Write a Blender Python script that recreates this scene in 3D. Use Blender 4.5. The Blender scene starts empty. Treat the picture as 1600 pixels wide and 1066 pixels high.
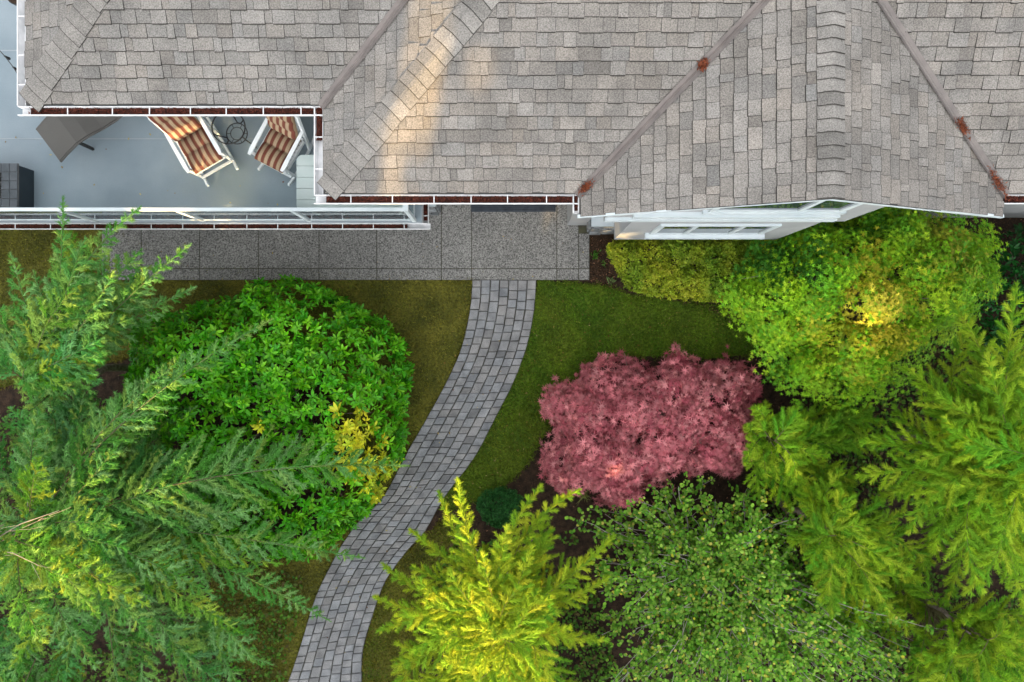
import bpy, bmesh, math, random
import numpy as np
from mathutils import Vector, Matrix

# ------------------------------------------------------------------ camera, sky, sun, exposure
R = math.radians
scene = bpy.context.scene
col = scene.collection
CAM_H = 13.0
cam_data = bpy.data.cameras.new('camera')
cam_data.lens = 24.0; cam_data.sensor_width = 36.0; cam_data.sensor_fit = 'HORIZONTAL'
cam_data.clip_start = 0.1; cam_data.clip_end = 2000
cam = bpy.data.objects.new('camera', cam_data); col.objects.link(cam)
cam.location = (0, 0, CAM_H); cam.rotation_euler = (0, 0, 0)      # a drone looking straight down
scene.camera = cam

SUN_EL = R(14.0)
SUN_TRAVEL = Vector((0.22 * math.cos(SUN_EL), 0.975 * math.cos(SUN_EL), -math.sin(SUN_EL))).normalized()
world = bpy.data.worlds.new('World'); scene.world = world; world.use_nodes = True
wn = world.node_tree.nodes; wl = world.node_tree.links; wn.clear()
sky = wn.new('ShaderNodeTexSky'); sky.sky_type = 'NISHITA'; sky.sun_disc = False
sky.sun_elevation = SUN_EL
sky.sun_rotation = math.atan2(-SUN_TRAVEL.x, -SUN_TRAVEL.y)
sky.dust_density = 3.0; sky.air_density = 1.0; sky.ozone_density = 1.0
hs = wn.new('ShaderNodeHueSaturation'); hs.inputs['Saturation'].default_value = 0.10
bg = wn.new('ShaderNodeBackground'); bg.inputs['Strength'].default_value = 0.15
wo = wn.new('ShaderNodeOutputWorld')
wl.new(sky.outputs[0], hs.inputs['Color']); wl.new(hs.outputs[0], bg.inputs['Color']); wl.new(bg.outputs[0], wo.inputs['Surface'])
sun_data = bpy.data.lights.new('sun', 'SUN'); sun_data.energy = 4.6; sun_data.angle = R(0.5)
sun_data.color = (1.0, 0.66, 0.28)
sun = bpy.data.objects.new('sun', sun_data); col.objects.link(sun)
sun.rotation_euler = (-SUN_TRAVEL).to_track_quat('Z', 'Y').to_euler()
sun.location = (-20, -60, 30)
vs = scene.view_settings
vs.view_transform = 'Standard'; vs.look = 'None'; vs.gamma = 1.0; vs.use_curve_mapping = False
vs.exposure = 2.7
scene.cycles.max_bounces = 8; scene.cycles.diffuse_bounces = 4; scene.cycles.transmission_bounces = 6
scene.cycles.transparent_max_bounces = 8
scene.cycles.use_denoising = True

rng = np.random.default_rng(7)
random.seed(7)
FPX = 1600 * 24.0 / 36.0
def P(px, py, z):                       # where a measured picture point lies at height z
    D = CAM_H - z
    return np.array([(px - 800) / FPX * D, (533 - py) / FPX * D, z])

# ------------------------------------------------------------------ materials
def srgb(r, g, b):
    f = lambda c: (c / 255) / 12.92 if c <= 10 else ((c / 255 + 0.055) / 1.055) ** 2.4
    return (f(r), f(g), f(b))
def new_mat(name):
    m = bpy.data.materials.new(name); m.use_nodes = True
    nt = m.node_tree; nt.nodes.clear()
    return m, nt.nodes, nt.links
def principled(nodes, links):
    b = nodes.new('ShaderNodeBsdfPrincipled'); o = nodes.new('ShaderNodeOutputMaterial')
    links.new(b.outputs[0], o.inputs['Surface']); return b, o
def mat_noise(name, c1, c2, scale=8.0, rough=0.6, bump=0.0, bscale=60.0, detail=6, attr=False, spec=0.3, metallic=0.0, speck=None):
    """base colour that wanders between two tones (times vertex colour if attr), with fine relief"""
    m, n, l = new_mat(name); b, o = principled(n, l)
    tc = n.new('ShaderNodeTexCoord')
    nz = n.new('ShaderNodeTexNoise'); nz.inputs['Scale'].default_value = scale; nz.inputs['Detail'].default_value = detail
    l.new(tc.outputs['Object'], nz.inputs['Vector'])
    rp = n.new('ShaderNodeValToRGB'); rp.color_ramp.elements[0].position = 0.34; rp.color_ramp.elements[1].position = 0.66
    rp.color_ramp.elements[0].color = (*c1, 1); rp.color_ramp.elements[1].color = (*c2, 1)
    l.new(nz.outputs['Fac'], rp.inputs['Fac'])
    c = rp.outputs['Color']
    if speck:
        sc, amt = speck
        n2 = n.new('ShaderNodeTexNoise'); n2.inputs['Scale'].default_value = sc; n2.inputs['Detail'].default_value = 3
        l.new(tc.outputs['Object'], n2.inputs['Vector'])
        mr = n.new('ShaderNodeMapRange'); mr.inputs[1].default_value = 0.3; mr.inputs[2].default_value = 0.7
        mr.inputs[3].default_value = 1 - amt; mr.inputs[4].default_value = 1 + amt
        l.new(n2.outputs['Fac'], mr.inputs[0])
        mx = n.new('ShaderNodeVectorMath'); mx.operation = 'SCALE'
        l.new(c, mx.inputs[0]); l.new(mr.outputs[0], mx.inputs['Scale']); c = mx.outputs[0]
    if attr:
        at = n.new('ShaderNodeAttribute'); at.attribute_name = 'Col'
        mx = n.new('ShaderNodeVectorMath'); mx.operation = 'MULTIPLY'
        l.new(c, mx.inputs[0]); l.new(at.outputs['Color'], mx.inputs[1]); c = mx.outputs[0]
    l.new(c, b.inputs['Base Color'])
    b.inputs['Roughness'].default_value = rough; b.inputs['Specular IOR Level'].default_value = spec
    b.inputs['Metallic'].default_value = metallic
    if bump:
        n3 = n.new('ShaderNodeTexNoise'); n3.inputs['Scale'].default_value = bscale; n3.inputs['Detail'].default_value = 4
        l.new(tc.outputs['Object'], n3.inputs['Vector'])
        bp = n.new('ShaderNodeBump'); bp.inputs['Strength'].default_value = bump; bp.inputs['Distance'].default_value = 0.01
        l.new(n3.outputs['Fac'], bp.inputs['Height']); l.new(bp.outputs[0], b.inputs['Normal'])
    return m
def mat_leaf(name, rough=0.45, trans=0.25, spec=0.35, tint=(1.15, 1.1, 0.6)):
    m, n, l = new_mat(name)
    b = n.new('ShaderNodeBsdfPrincipled'); o = n.new('ShaderNodeOutputMaterial')
    at = n.new('ShaderNodeAttribute'); at.attribute_name = 'Col'
    tc = n.new('ShaderNodeTexCoord'); nz = n.new('ShaderNodeTexNoise'); nz.inputs['Scale'].default_value = 40.0
    l.new(tc.outputs['Object'], nz.inputs['Vector'])
    mr = n.new('ShaderNodeMapRange'); mr.inputs[1].default_value = 0.3; mr.inputs[2].default_value = 0.7
    mr.inputs[3].default_value = 0.85; mr.inputs[4].default_value = 1.15
    l.new(nz.outputs['Fac'], mr.inputs[0])
    sc = n.new('ShaderNodeVectorMath'); sc.operation = 'SCALE'
    l.new(at.outputs['Color'], sc.inputs[0]); l.new(mr.outputs[0], sc.inputs['Scale'])
    l.new(sc.outputs[0], b.inputs['Base Color'])
    b.inputs['Roughness'].default_value = rough; b.inputs['Specular IOR Level'].default_value = spec
    t = n.new('ShaderNodeBsdfTranslucent')
    tm = n.new('ShaderNodeVectorMath'); tm.operation = 'MULTIPLY'; tm.inputs[1].default_value = tint
    l.new(sc.outputs[0], tm.inputs[0]); l.new(tm.outputs[0], t.inputs['Color'])
    mx = n.new('ShaderNodeMixShader'); mx.inputs['Fac'].default_value = trans
    l.new(b.outputs[0], mx.inputs[1]); l.new(t.outputs[0], mx.inputs[2]); l.new(mx.outputs[0], o.inputs['Surface'])
    return m
M = {}
M['shingle'] = mat_noise('shingle_granules', (.80, .80, .80), (1.12, 1.11, 1.10), 2.2, 0.9, 0.6, 120, attr=True, spec=0.15, speck=(70, .38))
M['felt'] = mat_noise('roof_felt', (.03, .03, .032), (.05, .05, .05), 12, 0.95, 0.3)
M['flashing'] = mat_noise('valley_flashing', srgb(88, 82, 80), srgb(106, 99, 96), 5, 0.55, 0.15, 40, spec=.4)
M['white'] = mat_noise('white_paint', (.43, .49, .52), (.52, .57, .59), 3, 0.45, 0.05, 30)
M['white_metal'] = mat_noise('white_gutter_metal', (.52, .53, .54), (.66, .66, .67), 9, 0.4, 0.05, 30)
M['debris'] = mat_noise('needle_litter', srgb(36, 20, 16), srgb(84, 40, 28), 30, 0.95, 1.0, 120, attr=False, speck=(90, .5))
M['deck'] = mat_noise('vinyl_deck', (.160, .205, .235), (.215, .262, .292), 1.1, 0.55, 0.15, 260, speck=(70, .06))
M['seam'] = mat_noise('vinyl_seam', (.23, .27, .295), (.27, .30, .32), 3, 0.5)
M['siding'] = mat_noise('grey_siding', (.27, .28, .29), (.32, .33, .335), 2, 0.6, 0.1, 20)
M['cap'] = mat_noise('bluegrey_cap', (.36, .42, .46), (.45, .50, .53), 4, 0.5)
M['stone'] = mat_noise('wall_stone', (.55, .56, .57), (1.1, 1.1, 1.1), 9, 0.8, 0.8, 40, attr=True)
M['mortar'] = mat_noise('mortar', (.10, .10, .10), (.15, .15, .15), 20, .9, .3)
M['concrete'] = mat_noise('exposed_aggregate', (.88, .88, .88), (1.06, 1.06, 1.05), 2.0, 0.85, 0.9, 150, attr=True, speck=(46, .78))
M['paver'] = mat_noise('paver_stone', (.72, .73, .75), (1.12, 1.12, 1.12), 5.0, 0.85, 0.7, 70, attr=True, speck=(110, .30))
M['joint'] = mat_noise('joint_sand', (.040, .038, .028), (.068, .068, .040), 6, .95, .5)
M['soil'] = mat_noise('garden_mulch', srgb(28, 19, 11), srgb(58, 43, 30), 9, .95, 1.0, 60, speck=(45, .5))
M['lawn'] = mat_noise('mossy_turf', srgb(58, 62, 16), srgb(92, 90, 30), 1.6, .95, .8, 60, speck=(24, .5))
M['lawn_green'] = mat_noise('green_turf', srgb(50, 78, 10), srgb(86, 104, 22), 1.4, .95, .8, 60, speck=(24, .45))
M['black_iron'] = mat_noise('black_iron', (.012, .012, .013), (.03, .03, .03), 20, .5)
M['black_tile'] = mat_noise('slate_tile', (.035, .045, .052), (.07, .08, .09), 7, .45, .3, 50, attr=False)
M['cabinet'] = mat_noise('dark_cabinet', (.018, .028, .038), (.03, .042, .052), 4, .5)
M['lava'] = mat_noise('lava_rock', (.012, .012, .013), (.05, .05, .05), 25, .9, .8, 60)
M['wicker'] = None
M['chairwhite'] = mat_noise('chair_paint', (.62, .66, .68), (.74, .77, .78), 6, .5, .1, 40)
M['plank'] = mat_noise('sage_plank', (.36, .43, .42), (.42, .48, .47), 3, .55, .1, 30)
M['mat'] = mat_noise('rubber_mat', (.03, .038, .05), (.05, .06, .075), 9, .8, .3)
M['bark'] = mat_noise('bark', (.10, .075, .055), (.22, .18, .15), 18, .9, 1.0, 40)
M['cord'] = M['black_iron']
M['leaf'] = mat_leaf('leaf', .55, .25, .18)
M['glossleaf'] = mat_leaf('gloss_leaf', .42, .2, .28)
M['needle'] = mat_leaf('needles', .65, .25, .08)
M['redleaf'] = mat_leaf('red_leaf', .55, .25, .2, (1.2, .8, .7))
M['blade'] = mat_leaf('grass_blade', .6, .2, .2)
def mat_glass():
    m, n, l = new_mat('rail_glass'); b, o = principled(n, l)
    b.inputs['Base Color'].default_value = (.85, .95, .95, 1); b.inputs['Transmission Weight'].default_value = 1.0
    b.inputs['Roughness'].default_value = 0.02; b.inputs['IOR'].default_value = 1.45
    return m
M['glass'] = mat_glass()
def mat_window():
    m, n, l = new_mat('window_glass'); b, o = principled(n, l)
    tc = n.new('ShaderNodeTexCoord'); nz = n.new('ShaderNodeTexNoise'); nz.inputs['Scale'].default_value = 2.0
    l.new(tc.outputs['Object'], nz.inputs['Vector'])
    rp = n.new('ShaderNodeValToRGB'); rp.color_ramp.elements[0].color = (.02, .03, .03, 1); rp.color_ramp.elements[1].color = (.05, .065, .065, 1)
    l.new(nz.outputs['Fac'], rp.inputs['Fac']); l.new(rp.outputs[0], b.inputs['Base Color'])
    b.inputs['Roughness'].default_value = 0.04; b.inputs['Specular IOR Level'].default_value = 0.3
    return m
M['window'] = mat_window()
def mat_wicker():
    m, n, l = new_mat('woven_taupe'); b, o = principled(n, l)
    tc = n.new('ShaderNodeTexCoord')
    w1 = n.new('ShaderNodeTexWave'); w1.inputs['Scale'].default_value = 38; w1.bands_direction = 'X'
    w2 = n.new('ShaderNodeTexWave'); w2.inputs['Scale'].default_value = 38; w2.bands_direction = 'Y'
    l.new(tc.outputs['Object'], w1.inputs['Vector']); l.new(tc.outputs['Object'], w2.inputs['Vector'])
    mm = n.new('ShaderNodeMath'); mm.operation = 'MULTIPLY'; l.new(w1.outputs['Fac'], mm.inputs[0]); l.new(w2.outputs['Fac'], mm.inputs[1])
    rp = n.new('ShaderNodeValToRGB'); rp.color_ramp.elements[0].color = (.036, .034, .030, 1); rp.color_ramp.elements[1].color = (.070, .066, .058, 1)
    l.new(mm.outputs[0], rp.inputs['Fac']); l.new(rp.outputs[0], b.inputs['Base Color'])
    bp = n.new('ShaderNodeBump'); bp.inputs['Strength'].default_value = .5; bp.inputs['Distance'].default_value = .004
    l.new(mm.outputs[0], bp.inputs['Height']); l.new(bp.outputs[0], b.inputs['Normal'])
    b.inputs['Roughness'].default_value = .6
    return m
M['wicker'] = mat_wicker()
def mat_stripe():
    m, n, l = new_mat('striped_canvas'); b, o = principled(n, l)
    tc = n.new('ShaderNodeTexCoord'); sx = n.new('ShaderNodeSeparateXYZ'); l.new(tc.outputs['Object'], sx.inputs[0])
    a = n.new('ShaderNodeMath'); a.operation = 'MULTIPLY_ADD'; a.inputs[1].default_value = 1 / .105; a.inputs[2].default_value = 20.25
    l.new(sx.outputs['X'], a.inputs[0])
    f = n.new('ShaderNodeMath'); f.operation = 'FRACT'; l.new(a.outputs[0], f.inputs[0])
    rp = n.new('ShaderNodeValToRGB'); rp.color_ramp.interpolation = 'CONSTANT'
    tan = (*srgb(134, 115, 92), 1); red = (*srgb(98, 57, 47), 1); pale = (*srgb(152, 136, 114), 1)
    e = rp.color_ramp.elements; e[0].position = 0; e[0].color = red; e[1].position = .46; e[1].color = tan
    x = e.new(.58); x.color = pale; x = e.new(.68); x.color = tan; x = e.new(.76); x.color = pale; x = e.new(.86); x.color = tan
    l.new(f.outputs[0], rp.inputs['Fac']); l.new(rp.outputs[0], b.inputs['Base Color'])
    nz = n.new('ShaderNodeTexNoise'); nz.inputs['Scale'].default_value = 300
    bp = n.new('ShaderNodeBump'); bp.inputs['Strength'].default_value = .3; bp.inputs['Distance'].default_value = .004
    l.new(tc.outputs['Object'], nz.inputs['Vector']); l.new(nz.outputs['Fac'], bp.inputs['Height']); l.new(bp.outputs[0], b.inputs['Normal'])
    b.inputs['Roughness'].default_value = .9; b.inputs['Specular IOR Level'].default_value = .1
    return m
M['stripe'] = mat_stripe()

# ------------------------------------------------------------------ builders
def tag(o, label=None, cat=None, group=None, kind=None):
    if label: o['label'] = label
    if cat: o['category'] = cat
    if group: o['group'] = group
    if kind: o['kind'] = kind
    return o
def empty(name, loc=(0, 0, 0), rz=0.0):
    o = bpy.data.objects.new(name, None); col.objects.link(o)
    o.empty_display_size = .2; o.location = loc; o.rotation_euler = (0, 0, rz)
    return o
def link_mesh(name, me, mat, parent=None):
    if mat is not None and not me.materials: me.materials.append(mat)
    o = bpy.data.objects.new(name, me); col.objects.link(o)
    if parent is not None: o.parent = parent
    return o
def np_mesh(name, V, F, colors=None, smooth=False):
    """V (n,3), F (m,k) int array with one k; colors per vertex (n,3)"""
    me = bpy.data.meshes.new(name)
    V = np.ascontiguousarray(V, dtype=np.float32); F = np.ascontiguousarray(F, dtype=np.int32)
    n, (m, k) = len(V), F.shape
    me.vertices.add(n); me.vertices.foreach_set('co', V.ravel())
    me.loops.add(m * k); me.loops.foreach_set('vertex_index', F.ravel())
    me.polygons.add(m); me.polygons.foreach_set('loop_start', np.arange(0, m * k, k, dtype=np.int32))
    if smooth: me.polygons.foreach_set('use_smooth', np.ones(m, dtype=bool))
    me.update(calc_edges=True)
    if colors is not None: set_col(me, colors)
    return me
def set_col(me, colors):
    a = me.color_attributes.new('Col', 'FLOAT_COLOR', 'POINT')
    c = np.ones((len(me.vertices), 4), dtype=np.float32); c[:, :3] = colors
    a.data.foreach_set('color', c.ravel())
class MB:
    def __init__(s): s.v = []; s.f = []; s.c = []
    def add(s, verts, faces, color=(1, 1, 1)):
        b = len(s.v); s.v += [tuple(map(float, p)) for p in verts]; s.c += [color] * len(verts)
        s.f += [tuple(i + b for i in f) for f in faces]; return s
    def box(s, x0, x1, y0, y1, z0, z1, color=(1, 1, 1)):
        v = [(x0, y0, z0), (x1, y0, z0), (x1, y1, z0), (x0, y1, z0), (x0, y0, z1), (x1, y0, z1), (x1, y1, z1), (x0, y1, z1)]
        return s.add(v, [(0, 3, 2, 1), (4, 5, 6, 7), (0, 1, 5, 4), (1, 2, 6, 5), (2, 3, 7, 6), (3, 0, 4, 7)], color)
    def bar(s, p0, p1, w, h, up=(0, 0, 1), color=(1, 1, 1)):
        p0 = Vector(p0); p1 = Vector(p1); d = (p1 - p0).normalized(); up = Vector(up)
        if abs(d.dot(up)) > .98: up = Vector((0, 1, 0))
        x = d.cross(up).normalized(); y = x.cross(d).normalized()
        v = [p + x * sx * w / 2 + y * sy * h / 2 for p in (p0, p1) for sx, sy in ((-1, -1), (1, -1), (1, 1), (-1, 1))]
        return s.add(v, [(0, 1, 2, 3), (7, 6, 5, 4), (0, 4, 5, 1), (1, 5, 6, 2), (2, 6, 7, 3), (3, 7, 4, 0)], color)
    def tube(s, pts, rad, n=6, color=(1, 1, 1), closed=False):
        pts = [Vector(p) for p in pts]; m = len(pts)
        if not hasattr(rad, '__len__'): rad = [rad] * m
        vs = []; prev = None
        for i, p in enumerate(pts):
            if closed: d = pts[(i + 1) % m] - pts[i - 1]
            else: d = pts[min(i + 1, m - 1)] - pts[max(i - 1, 0)]
            d.normalize()
            ref = prev if prev is not None else (Vector((0, 0, 1)) if abs(d.z) < .9 else Vector((1, 0, 0)))
            x = (ref - d * ref.dot(d)).normalized(); prev = x; y = d.cross(x)
            for k in range(n):
                a = 2 * math.pi * k / n; vs.append(p + (x * math.cos(a) + y * math.sin(a)) * rad[i])
        fs = []
        for i in range(m if closed else m - 1):
            j = (i + 1) % m
            for k in range(n): fs.append((i * n + k, i * n + (k + 1) % n, j * n + (k + 1) % n, j * n + k))
        if not closed: fs += [tuple(reversed(range(n))), tuple(range((m - 1) * n, m * n))]
        return s.add(vs, fs, color)
    def prism(s, poly, z0, z1, color=(1, 1, 1)):
        n = len(poly); v = [(x, y, z0) for x, y in poly] + [(x, y, z1) for x, y in poly]
        return s.add(v, [tuple(reversed(range(n))), tuple(range(n, 2 * n))] + [(i, (i + 1) % n, n + (i + 1) % n, n + i) for i in range(n)], color)
    def mesh(s, name, smooth=False, bevel=0.0):
        me = bpy.data.meshes.new(name); me.from_pydata(s.v, [], s.f); me.update()
        if bevel > 0:
            bm = bmesh.new(); bm.from_mesh(me)
            bmesh.ops.bevel(bm, geom=list(bm.edges), offset=bevel, segments=2, affect='EDGES', profile=.6)
            bmesh.ops.recalc_face_normals(bm, faces=list(bm.faces))
            bm.to_mesh(me); bm.free()
        else:
            set_col(me, np.array(s.c, dtype=np.float32).reshape(-1, 3))
        if smooth: me.polygons.foreach_set('use_smooth', [True] * len(me.polygons))
        return me
    def build(s, name, mat, parent=None, smooth=False, bevel=0.0):
        return link_mesh(name, s.mesh(name, smooth, bevel), mat, parent)
def poly_inside(pts, poly):
    x, y = pts[:, 0], pts[:, 1]; ins = np.zeros(len(pts), bool); n = len(poly)
    for i in range(n):
        x0, y0 = poly[i]; x1, y1 = poly[(i + 1) % n]
        c = ((y0 > y) != (y1 > y)) & (x < (x1 - x0) * (y - y0) / (y1 - y0 + 1e-12) + x0); ins ^= c
    return ins
def poly_dist(pts, poly):
    d = np.full(len(pts), 1e9); n = len(poly); p = pts[:, :2]
    for i in range(n):
        a = np.array(poly[i]); b = np.array(poly[(i + 1) % n]); ab = b - a
        t = np.clip(((p - a) @ ab) / (ab @ ab), 0, 1)
        d = np.minimum(d, np.linalg.norm(p - (a + t[:, None] * ab), axis=1))
    return d
def sample_poly(poly, n, r=rng):
    poly = np.array(poly); lo, hi = poly.min(0), poly.max(0); out = []
    tot = 0
    while tot < n:
        p = lo + r.random((n * 2, 2)) * (hi - lo); p = p[poly_inside(p, poly)]; out.append(p); tot += len(p)
    return np.concatenate(out)[:n]
def wob(p, seed, scale=1.0):            # smooth wandering number in 0..1, no grid
    r = np.random.default_rng(seed); s = np.zeros(len(p))
    for k in range(7):
        w = r.normal(size=2) * scale * (1.0 + .5 * k); s += np.sin(p[:, 0] * w[0] + p[:, 1] * w[1] + r.random() * 6.28) / (1 + .25 * k)
    return 1 / (1 + np.exp(-1.3 * s))
def unit(v): return v / (np.linalg.norm(v, axis=-1, keepdims=True) + 1e-9)

# ---- leaf templates: local x across, y along, z up
def tmpl(v, f): return np.array(v, float), np.array(f, int)
T_OVAL = tmpl([(0, 0, 0), (0, .5, 0), (0, 1, -.08), (-.15, .28, .05), (-.17, .66, .04), (.15, .28, .05), (.17, .66, .04)],
              [(0, 1, 3), (1, 4, 3), (1, 2, 4), (0, 5, 1), (1, 5, 6), (1, 6, 2)])
T_ROUND = tmpl([(0, 0, 0), (0, .5, -.03), (0, 1, 0), (-.3, .2, .06), (-.42, .55, .07), (-.24, .88, .04), (.3, .2, .06), (.42, .55, .07), (.24, .88, .04)],
               [(0, 1, 3), (3, 1, 4), (4, 1, 5), (5, 1, 2), (0, 6, 1), (6, 7, 1), (7, 8, 1), (8, 2, 1)])
T_DIAM = tmpl([(0, 0, 0), (-.27, .5, .06), (0, 1, 0), (.27, .5, .06)], [(0, 2, 1), (0, 3, 2)])
T_NEEDLE = tmpl([(-.5, 0, 0), (.5, 0, 0), (0, 1, 0)], [(0, 1, 2)])
def star(nl, spread, deep, width):
    v = [(0, 0, 0)]; f = []; angs = np.linspace(-spread, spread, nl)
    notch = [a for a in np.concatenate([[angs[0] - (angs[1] - angs[0]) * .7], (angs[1:] + angs[:-1]) / 2, [angs[-1] + (angs[1] - angs[0]) * .7]])]
    ni = []
    for a in notch: ni.append(len(v)); v.append((math.sin(a) * deep, math.cos(a) * deep, .03))
    for i, a in enumerate(angs):
        L = .62 + .38 * math.cos(a * .75); v.append((math.sin(a) * L, math.cos(a) * L, -.10)); t = len(v) - 1
        f += [(0, ni[i + 1], t), (0, t, ni[i])]
    return tmpl(v, f)
T_STAR7 = star(7, R(125), .22, .1)
T_STAR5 = star(5, R(110), .26, .1)
def leaves(T, pos, nrm, along, size, color, width=1.0):
    """returns V,F,C arrays for leaves of template T"""
    tv, tf = T; n = len(pos); k = len(tv)
    y = along - nrm * np.sum(along * nrm, axis=1, keepdims=True); y = unit(y); x = np.cross(y, nrm)
    size = np.broadcast_to(np.asarray(size, float), (n,)); width = np.broadcast_to(np.asarray(width, float), (n,))
    V = pos[:, None, :] + (tv[None, :, 0:1] * (size * width)[:, None, None]) * x[:, None, :] \
        + (tv[None, :, 1:2] * size[:, None, None]) * y[:, None, :] + (tv[None, :, 2:3] * size[:, None, None]) * nrm[:, None, :]
    F = (tf[None] + (np.arange(n) * k)[:, None, None]).reshape(-1, 3)
    C = np.repeat(color, k, axis=0)
    return V.reshape(-1, 3), F, C
class Foliage:
    def __init__(s): s.V = []; s.F = []; s.C = []; s.n = 0
    def add(s, V, F, C): s.V.append(V); s.F.append(F + s.n); s.C.append(C); s.n += len(V)
    def tubes(s, pts, r0, r1, color, n=4):
        mb = MB(); m = len(pts); mb.tube(pts, list(np.linspace(r0, r1, m)), n)
        F = []
        for f in mb.f:
            if len(f) == 4: F += [(f[0], f[1], f[2]), (f[0], f[2], f[3])]
        V = np.array(mb.v); s.add(V, np.array(F), np.tile(np.array(color), (len(V), 1)))
    def build(s, name, mat, parent=None):
        return link_mesh(name, np_mesh(name, np.concatenate(s.V), np.concatenate(s.F), np.concatenate(s.C)), mat, parent)

# ------------------------------------------------------------------ ground, lawns, paths
soil = MB().add([(-300, -300, 0), (300, -300, 0), (300, 300, 0), (-300, 300, 0)], [(0, 1, 2, 3)]).build('ground', M['soil'])
tag(soil, 'brown mulched garden soil under the shrubs and trees', kind='structure')
def pxpoly(pts, z): return [tuple(P(a, b, z)[:2]) for a, b in pts]
LE = [(738, 438), (735, 480), (722, 540), (700, 592), (666, 655), (637, 705), (599, 776), (563, 812), (535, 850), (508, 900), (490, 942), (468, 1014), (450, 1066), (425, 1120), (395, 1180)]
RE = [(838, 438), (835, 482), (825, 535), (805, 592), (775, 652), (742, 714), (694, 778), (665, 829), (635, 862), (603, 907), (583, 961), (568, 1014), (566, 1066), (570, 1120), (580, 1180)]
left_lawn = LE[:13] + [(400, 1066), (330, 1000), (330, 905), (430, 880), (520, 830), (560, 700), (500, 560), (330, 520), (200, 560), (-60, 620), (-250, 560), (-250, 345), (150, 345), (300, 420)]
right_lawn = [(841, 438), (950, 448), (985, 462), (1060, 470), (1150, 480), (1195, 520), (1230, 545), (1120, 560), (1000, 556), (945, 560), (905, 590), (868, 650), (845, 690), (815, 735), (775, 770), (700, 800)] + RE[6:0:-1]
low_lawn = RE[8:13] + [(640, 1066), (680, 1010), (660, 950), (690, 900), (720, 830), (690, 815)]
LAWNS = []
for pl, lab in ((left_lawn, 'brownish mossy lawn between big glossy shrub and stone path'), (right_lawn, 'dark green lawn wrapping around the red maple bed'), (low_lawn, 'worn turf beside the path under the golden conifer')):
    poly = pxpoly(pl, 0.0); LAWNS.append(poly)
    o = MB().add([(x, y, .006) for x, y in poly], [tuple(range(len(poly)))]).build('lawn', M['lawn_green'] if 'green' in lab else M['lawn']); tag(o, lab, kind='structure')
# grass blades
gf = Foliage()
for i, (poly, n) in enumerate(zip(LAWNS, (60000, 45000, 10000))):
    p = sample_poly(poly, n); k = wob(p, 11 + i, .9); k2 = wob(p, 31 + i, 3.0)
    g1 = np.array(srgb(112, 108, 38)); g2 = np.array(srgb(92, 120, 22)); g3 = np.array(srgb(62, 100, 16))
    mixg = np.clip(k * 1.2 - (.30 if i == 0 else .0), 0, 1)[:, None] if i != 1 else np.clip(.45 + k * .8, 0, 1)[:, None]
    c = g1 * (1 - mixg) + (g2 * (1 - k2[:, None]) + g3 * k2[:, None]) * mixg
    c = c * (.45 + 1.1 * rng.random((n, 1))) * (.7 + .6 * wob(p, 51 + i, 9.0)[:, None])
    pale = rng.random(n) < .03; c[pale] = np.array(srgb(150, 130, 70)) * (.7 + .5 * rng.random((pale.sum(), 1)))
    pos = np.column_stack([p, np.full(n, .004)])
    al = unit(np.column_stack([rng.normal(size=(n, 2)) * .8, np.full(n, .7)])); nr = unit(rng.normal(size=(n, 3)) + (0, 0, .5))
    gf.add(*leaves(T_NEEDLE, pos, nr, al, .026 + .03 * rng.random(n), c, .30))
for i, (poly, n) in enumerate(zip(LAWNS, (12000, 9000, 3000))):
    cl = sample_poly(poly, n // 12); cl = np.concatenate([cl, ]); pe = np.array(poly); e = np.roll(pe, -1, 0) - pe; L = np.linalg.norm(e, axis=1)
    k = rng.choice(len(pe), n // 10, p=L / L.sum()); ed = pe[k] + e[k] * rng.random((len(k), 1)) + rng.normal(size=(len(k), 2)) * .02
    c0 = np.concatenate([cl, ed]); p = np.repeat(c0, 6, axis=0) + rng.normal(size=(len(c0) * 6, 2)) * .025; m = len(p)
    c = (np.array(srgb(96, 116, 30)) if i == 1 else np.array(srgb(112, 108, 36))) * (.5 + .9 * rng.random((m, 1)))
    gf.add(*leaves(T_NEEDLE, np.column_stack([p, np.full(m, .006)]), unit(rng.normal(size=(m, 3)) + (0, 0, .6)), unit(np.column_stack([rng.normal(size=(m, 2)), np.full(m, .6)])), .04 + .05 * rng.random(m), c, .16))
tag(gf.build('grass', M['blade']), 'short grass blades covering the lawns', 'grass', kind='stuff')
# mulch chips in the open beds
cf = Foliage()
beds = [[(640, 790), (790, 770), (860, 640), (960, 580), (1230, 545), (1260, 640), (1200, 760), (980, 830), (850, 830), (840, 900), (640, 900)],
        [(920, 372), (960, 372), (960, 450), (1180, 490), (1240, 560), (1100, 480), (925, 445)], [(1380, 330), (1640, 300), (1640, 500), (1500, 420)],
        [(-20, 440), (120, 440), (330, 470), (400, 500), (300, 900), (0, 1000)], [(1150, 560), (1640, 560), (1640, 1090), (1150, 1090)]]
for b in beds:
    poly = pxpoly(b, 0); n = 2600; p = sample_poly(poly, n)
    c = np.array(srgb(70, 50, 34)) * (.35 + 1.1 * rng.random((n, 1))); c[rng.random(n) < .05] = srgb(150, 110, 84)
    cf.add(*leaves(T_DIAM, np.column_stack([p, .003 + .014 * rng.random(n)]), unit(np.column_stack([rng.normal(size=(n, 2)) * .4, np.ones(n)])),
                   unit(np.column_stack([rng.normal(size=(n, 2)), .15 * rng.normal(size=n)])), .02 + .035 * rng.random(n), c, .7))
tag(cf.build('mulch_chips', M['blade']), 'scattered bark chips and dead leaves over the beds', 'mulch', kind='stuff')

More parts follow.
